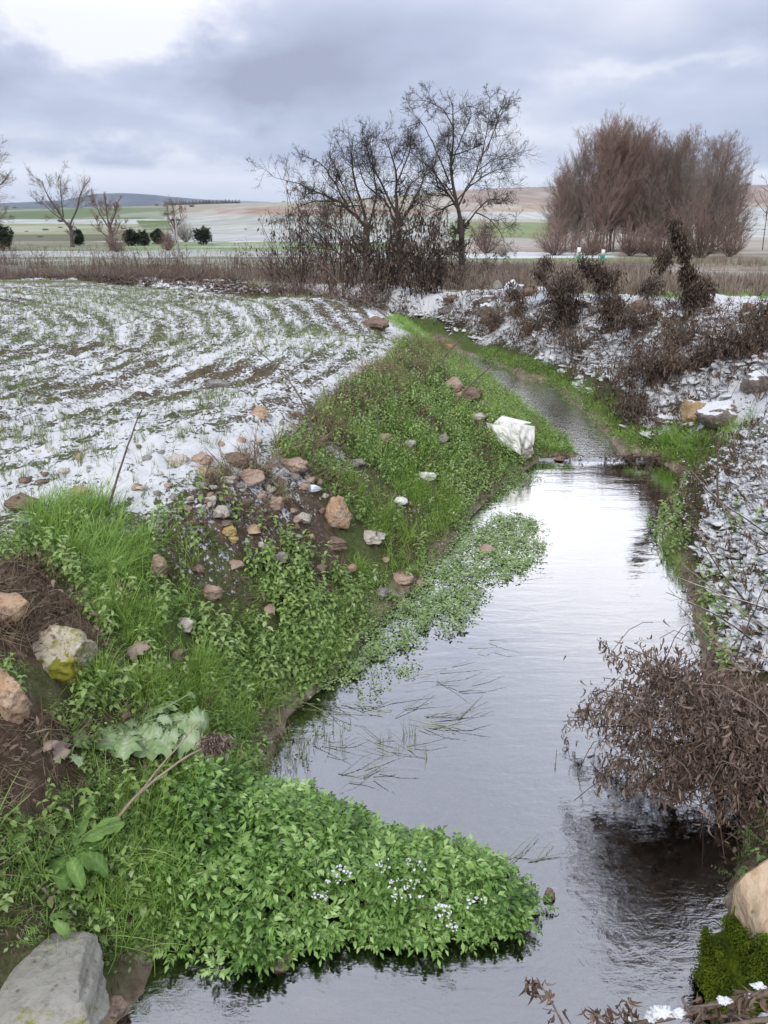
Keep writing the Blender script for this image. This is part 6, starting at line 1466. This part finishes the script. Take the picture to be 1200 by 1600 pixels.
rs_ = [((1200, 840), (1120, 780), (1060, 725)), ((1210, 880), (1140, 800), (1080, 735)), ((1190, 1050), (1120, 1010), (1060, 945)), ((1210, 960), (1130, 930), (1040, 895)), ((1210, 1000), (1150, 950), (1065, 880)), ((1200, 1120), (1150, 1040), (1090, 960)),
       ((1130, 1090), (1160, 1000), (1200, 900)), ((1150, 1130), (1175, 1060), (1205, 980)), ((1110, 1040), (1150, 1060), (1200, 1065)), ((1170, 950), (1130, 900), (1080, 820)), ((1140, 1090), (1100, 1060), (1075, 1000)), ((1190, 1150), (1130, 1100), (1080, 1040)),
       ((1180, 1010), (1120, 960), (1040, 925)), ((1120, 870), (1090, 830), (1050, 790))]
for i, p in enumerate(rs_):
    q = hit(*p[0]); stalk('long bare straw stem crossing the snowy plants at the right edge', [(p[0][0], p[0][1], q + (0, 0, .02)), p[1], p[2]], .0042 if i % 3 else .006, .0018, 'stick_pale' if i % 3 else 'stick_snow', sub=2, Yend=U(-.1, .2))[0]['group'] = 'straw stems at the right edge'
stalk('pair of rusty dock stems standing above the pool edge on the right', [(1122, 790), (1120, 740), (1124, 680)], .009, .003, 'stick', sub=6)
for i, (a, b, c) in enumerate((((700, 600), (690, 560), (740, 510)), ((560, 480), (520, 430), (480, 395)), ((610, 500), (570, 470), (520, 450)), ((640, 490), (600, 455), (610, 410)), ((705, 640), (735, 600), (770, 570)), ((1010, 470), (1030, 420), (1045, 385)), ((780, 560), (850, 590), (905, 600)), ((975, 640), (1040, 600), (1120, 585)), ((900, 545), (990, 560), (1050, 600)), ((1060, 560), (1120, 520), (1199, 500)))):
    stalk(('bare twig leaning out over the head of the stream', 'bare branch sticking up left of the old trees', 'fallen branch at the far field corner', 'forked branch leaning on the middle thicket', 'bent twig on the crest above the white sack', 'bare twig beside the leaning dead climber', 'long fallen twig reaching down to the stream bend', 'long bare twig lying across the right bank slope', 'crooked fallen branch on the right bank slope', 'dark bramble arching to the right frame edge')[i], [a, b, c], .012, .004, 'stick', sub=5, Yend=U(-.2, .2))
# snowy stems in the bottom right corner
RNG = np.random.default_rng(61)
def pc(px, py, Y_): return PY_(px, py, Y_)
Yc = 1.12; root = pc(1215, 1660, Yc)
e = empty('dead_plant', root); tag(e, 'dark dead stems dusted with snow in the bottom right corner', 'dead plant')
P = []; Rr = []
for pp, r0, r1 in (([(1215, 1545), (1120, 1570), (1050, 1590), (990, 1600)], .008, .005), ([(890, 1625), (875, 1590), (850, 1545), (838, 1528)], .0035, .0015), ([(960, 1625), (945, 1590), (915, 1578)], .004, .002), ([(1150, 1640), (1130, 1580), (1190, 1548)], .005, .003), ([(1060, 1630), (1100, 1585), (1180, 1590)], .005, .003), ([(1000, 1640), (990, 1600), (985, 1575)], .004, .002), ([(1215, 1590), (1140, 1600), (1080, 1620)], .006, .004)):
    p, r_ = limb([pc(a, b, Yc + U(-.03, .03)) - root for a, b in pp], r0, r1, 9, .01); P.append(p); Rr.append(r_)
P, Rr = np.array(P), np.array(Rr); a, ar = spawn(P, Rr, 4, (.1, .3), (.4, 1.2), .2, 5, .15, 0, .5, .0012)
V, Q, rr = tubes([(P, Rr), (a, ar)], 6); mesh_np('stems', V, Q, MATS['stick'], rnd=rr, parent=e, smooth=True)
al = np.concatenate([P[:, 3:].reshape(-1, 3), a.reshape(-1, 3)]); i = RNG.integers(len(al), size=230)
TLe = [(v * .55, q_, r_) for v, q_, r_ in TLd]; V, Q, rr = build(TLe, al[i] + RNG.normal(0, .008, (230, 3)), RNG.uniform(.6, 1.4, 230), .8); mesh_np('dead_leaves', V, Q, MATS['dead_leaf'], rnd=rr, parent=e)
Vs, Fs, off = [], [], 0
for (px, py, w_) in ((1035, 1580, .05), (1060, 1583, .035), (1015, 1588, .04), (1130, 1562, .035), (1170, 1555, .02), (1185, 1540, .03), (1205, 1590, .05), (985, 1592, .02)):
    V, F = rock_mesh((w_ * 1.2, w_ * .7, w_ * .22), int(px), 4, 2, .45); mesh_np('snow_patch', V + (pc(px, py, Yc) - root), F, MATS['snow'], smooth=True, parent=e)

# loose grass blades trailing on the water
RNG = np.random.default_rng(62)
def floaters():
    parts = []
    for (px, py, n, ang, L) in ((680, 1130, 26, .15, .28), (600, 1110, 14, .0, .25), (520, 1110, 18, -.1, .25), (700, 1075, 12, .1, .28), (690, 1050, 8, .05, .25), (620, 1170, 18, -.3, .2), (560, 1215, 16, .2, .22), (500, 1170, 10, .1, .2), (810, 1350, 8, .5, .22), (740, 1010, 8, .1, .2), (470, 1100, 12, 0, .2), (830, 900, 6, .1, .2)):
        T = TB()
        for _ in range(int(n * .7)):
            l = L * U(.4, 1.1); b = U(-.15, .15); z0 = U(.001, .03)
            v, q_ = ribbon_t([(0, 0, .004), (l * .5, b * l, z0), (l, b * l * 2.4, .003 + U(0, .02))], .004, .0015); c = W(px + U(-40, 40), py + U(-12, 12), 0)
            T.add((v, q_), rotm(rz=ang + RNG.normal(0, .35) + (math.pi if U(0, 1) < .25 else 0)), c)
        parts.append(T.get())
    for (px, py, n, w_) in ((490, 1150, 34, 60), (440, 1180, 40, 40), (560, 1050, 20, 40), (630, 1160, 10, 40), (1000, 900, 0, 1)):
        P = np.array([W(px + U(-w_, w_), py + U(-25, 25), 0) for _ in range(n)])
        if n: parts.append(build([t_grass(3, .10, .003, .01, .4) for _ in range(3)], P, RNG.uniform(.5, 1.1, n), .3))
    stuff('floating_grass', parts, 'grass_olive')
floaters()

# dark scraps added along the lip of the pool to darken its bright edge
RNG = np.random.default_rng(71)
def lip():
    parts = []
    for _ in range(70):
        px = 880 + U(0, 1) * 180 if U(0, 1) < .5 else U(980, 1060); p = W(px, 717 + U(-3, 4), .03)
        T = TB(); T.add(t_litter(8, .05, .04, .03), rotm(rz=U(0, 6)), p); parts.append(T.get())
    stuff('lip_darkener', parts, 'dead_leaf_dark')
lip()

Zfoot = zone((1150, 1210), (1260, 1180), (1300, 1330), (1200, 1370), (1130, 1370), (1130, 1300))
stuff('bank_foot_herbs', [fill(Zfoot, 420, NET, .3, .7, .7, thin=(3, .45, 2)), fill(Zfoot, 300, FEA, .6, 1.0, .7, thin=(3, .5, 4)), fill(Zfoot, 120, G_long, .4, .8, .9)], 'nettle_leaf')
stuff('bank_foot_litter', [fill(Zfoot, 420, [t_litter(14, .07, .03, .03) for _ in range(4)], .5, 1.1, .9), fill(Zfoot, 240, HERB, .5, 1.0, 1.4), fill(Zside, 200, [t_litter(14, .07, .03, .03) for _ in range(4)], .5, 1.0, .9)], 'dead_leaf')
snow_lumps('snow_on_bank_foot', [(pts(Zfoot, 160, .0, .04, (3, .5, 3)), .01, .05)])
# ------------------------------------------------------------------ thin winter haze over the whole valley
def haze():
    m, t, out = newmat('haze'); v = nd(t, 'ShaderNodeVolumePrincipled'); v.inputs['Density'].default_value = 0.00009
    v.inputs['Color'].default_value = (.66, .78, 1.0, 1); v.inputs['Anisotropy'].default_value = 0.0; t.links.new(v.outputs[0], out.inputs['Volume'])
    V, Q = boxm(-11000, 11000, -400, 10500, -60, 320); o = mesh_np('haze', V, Q, m); tag(o, kind='stuff')
haze()
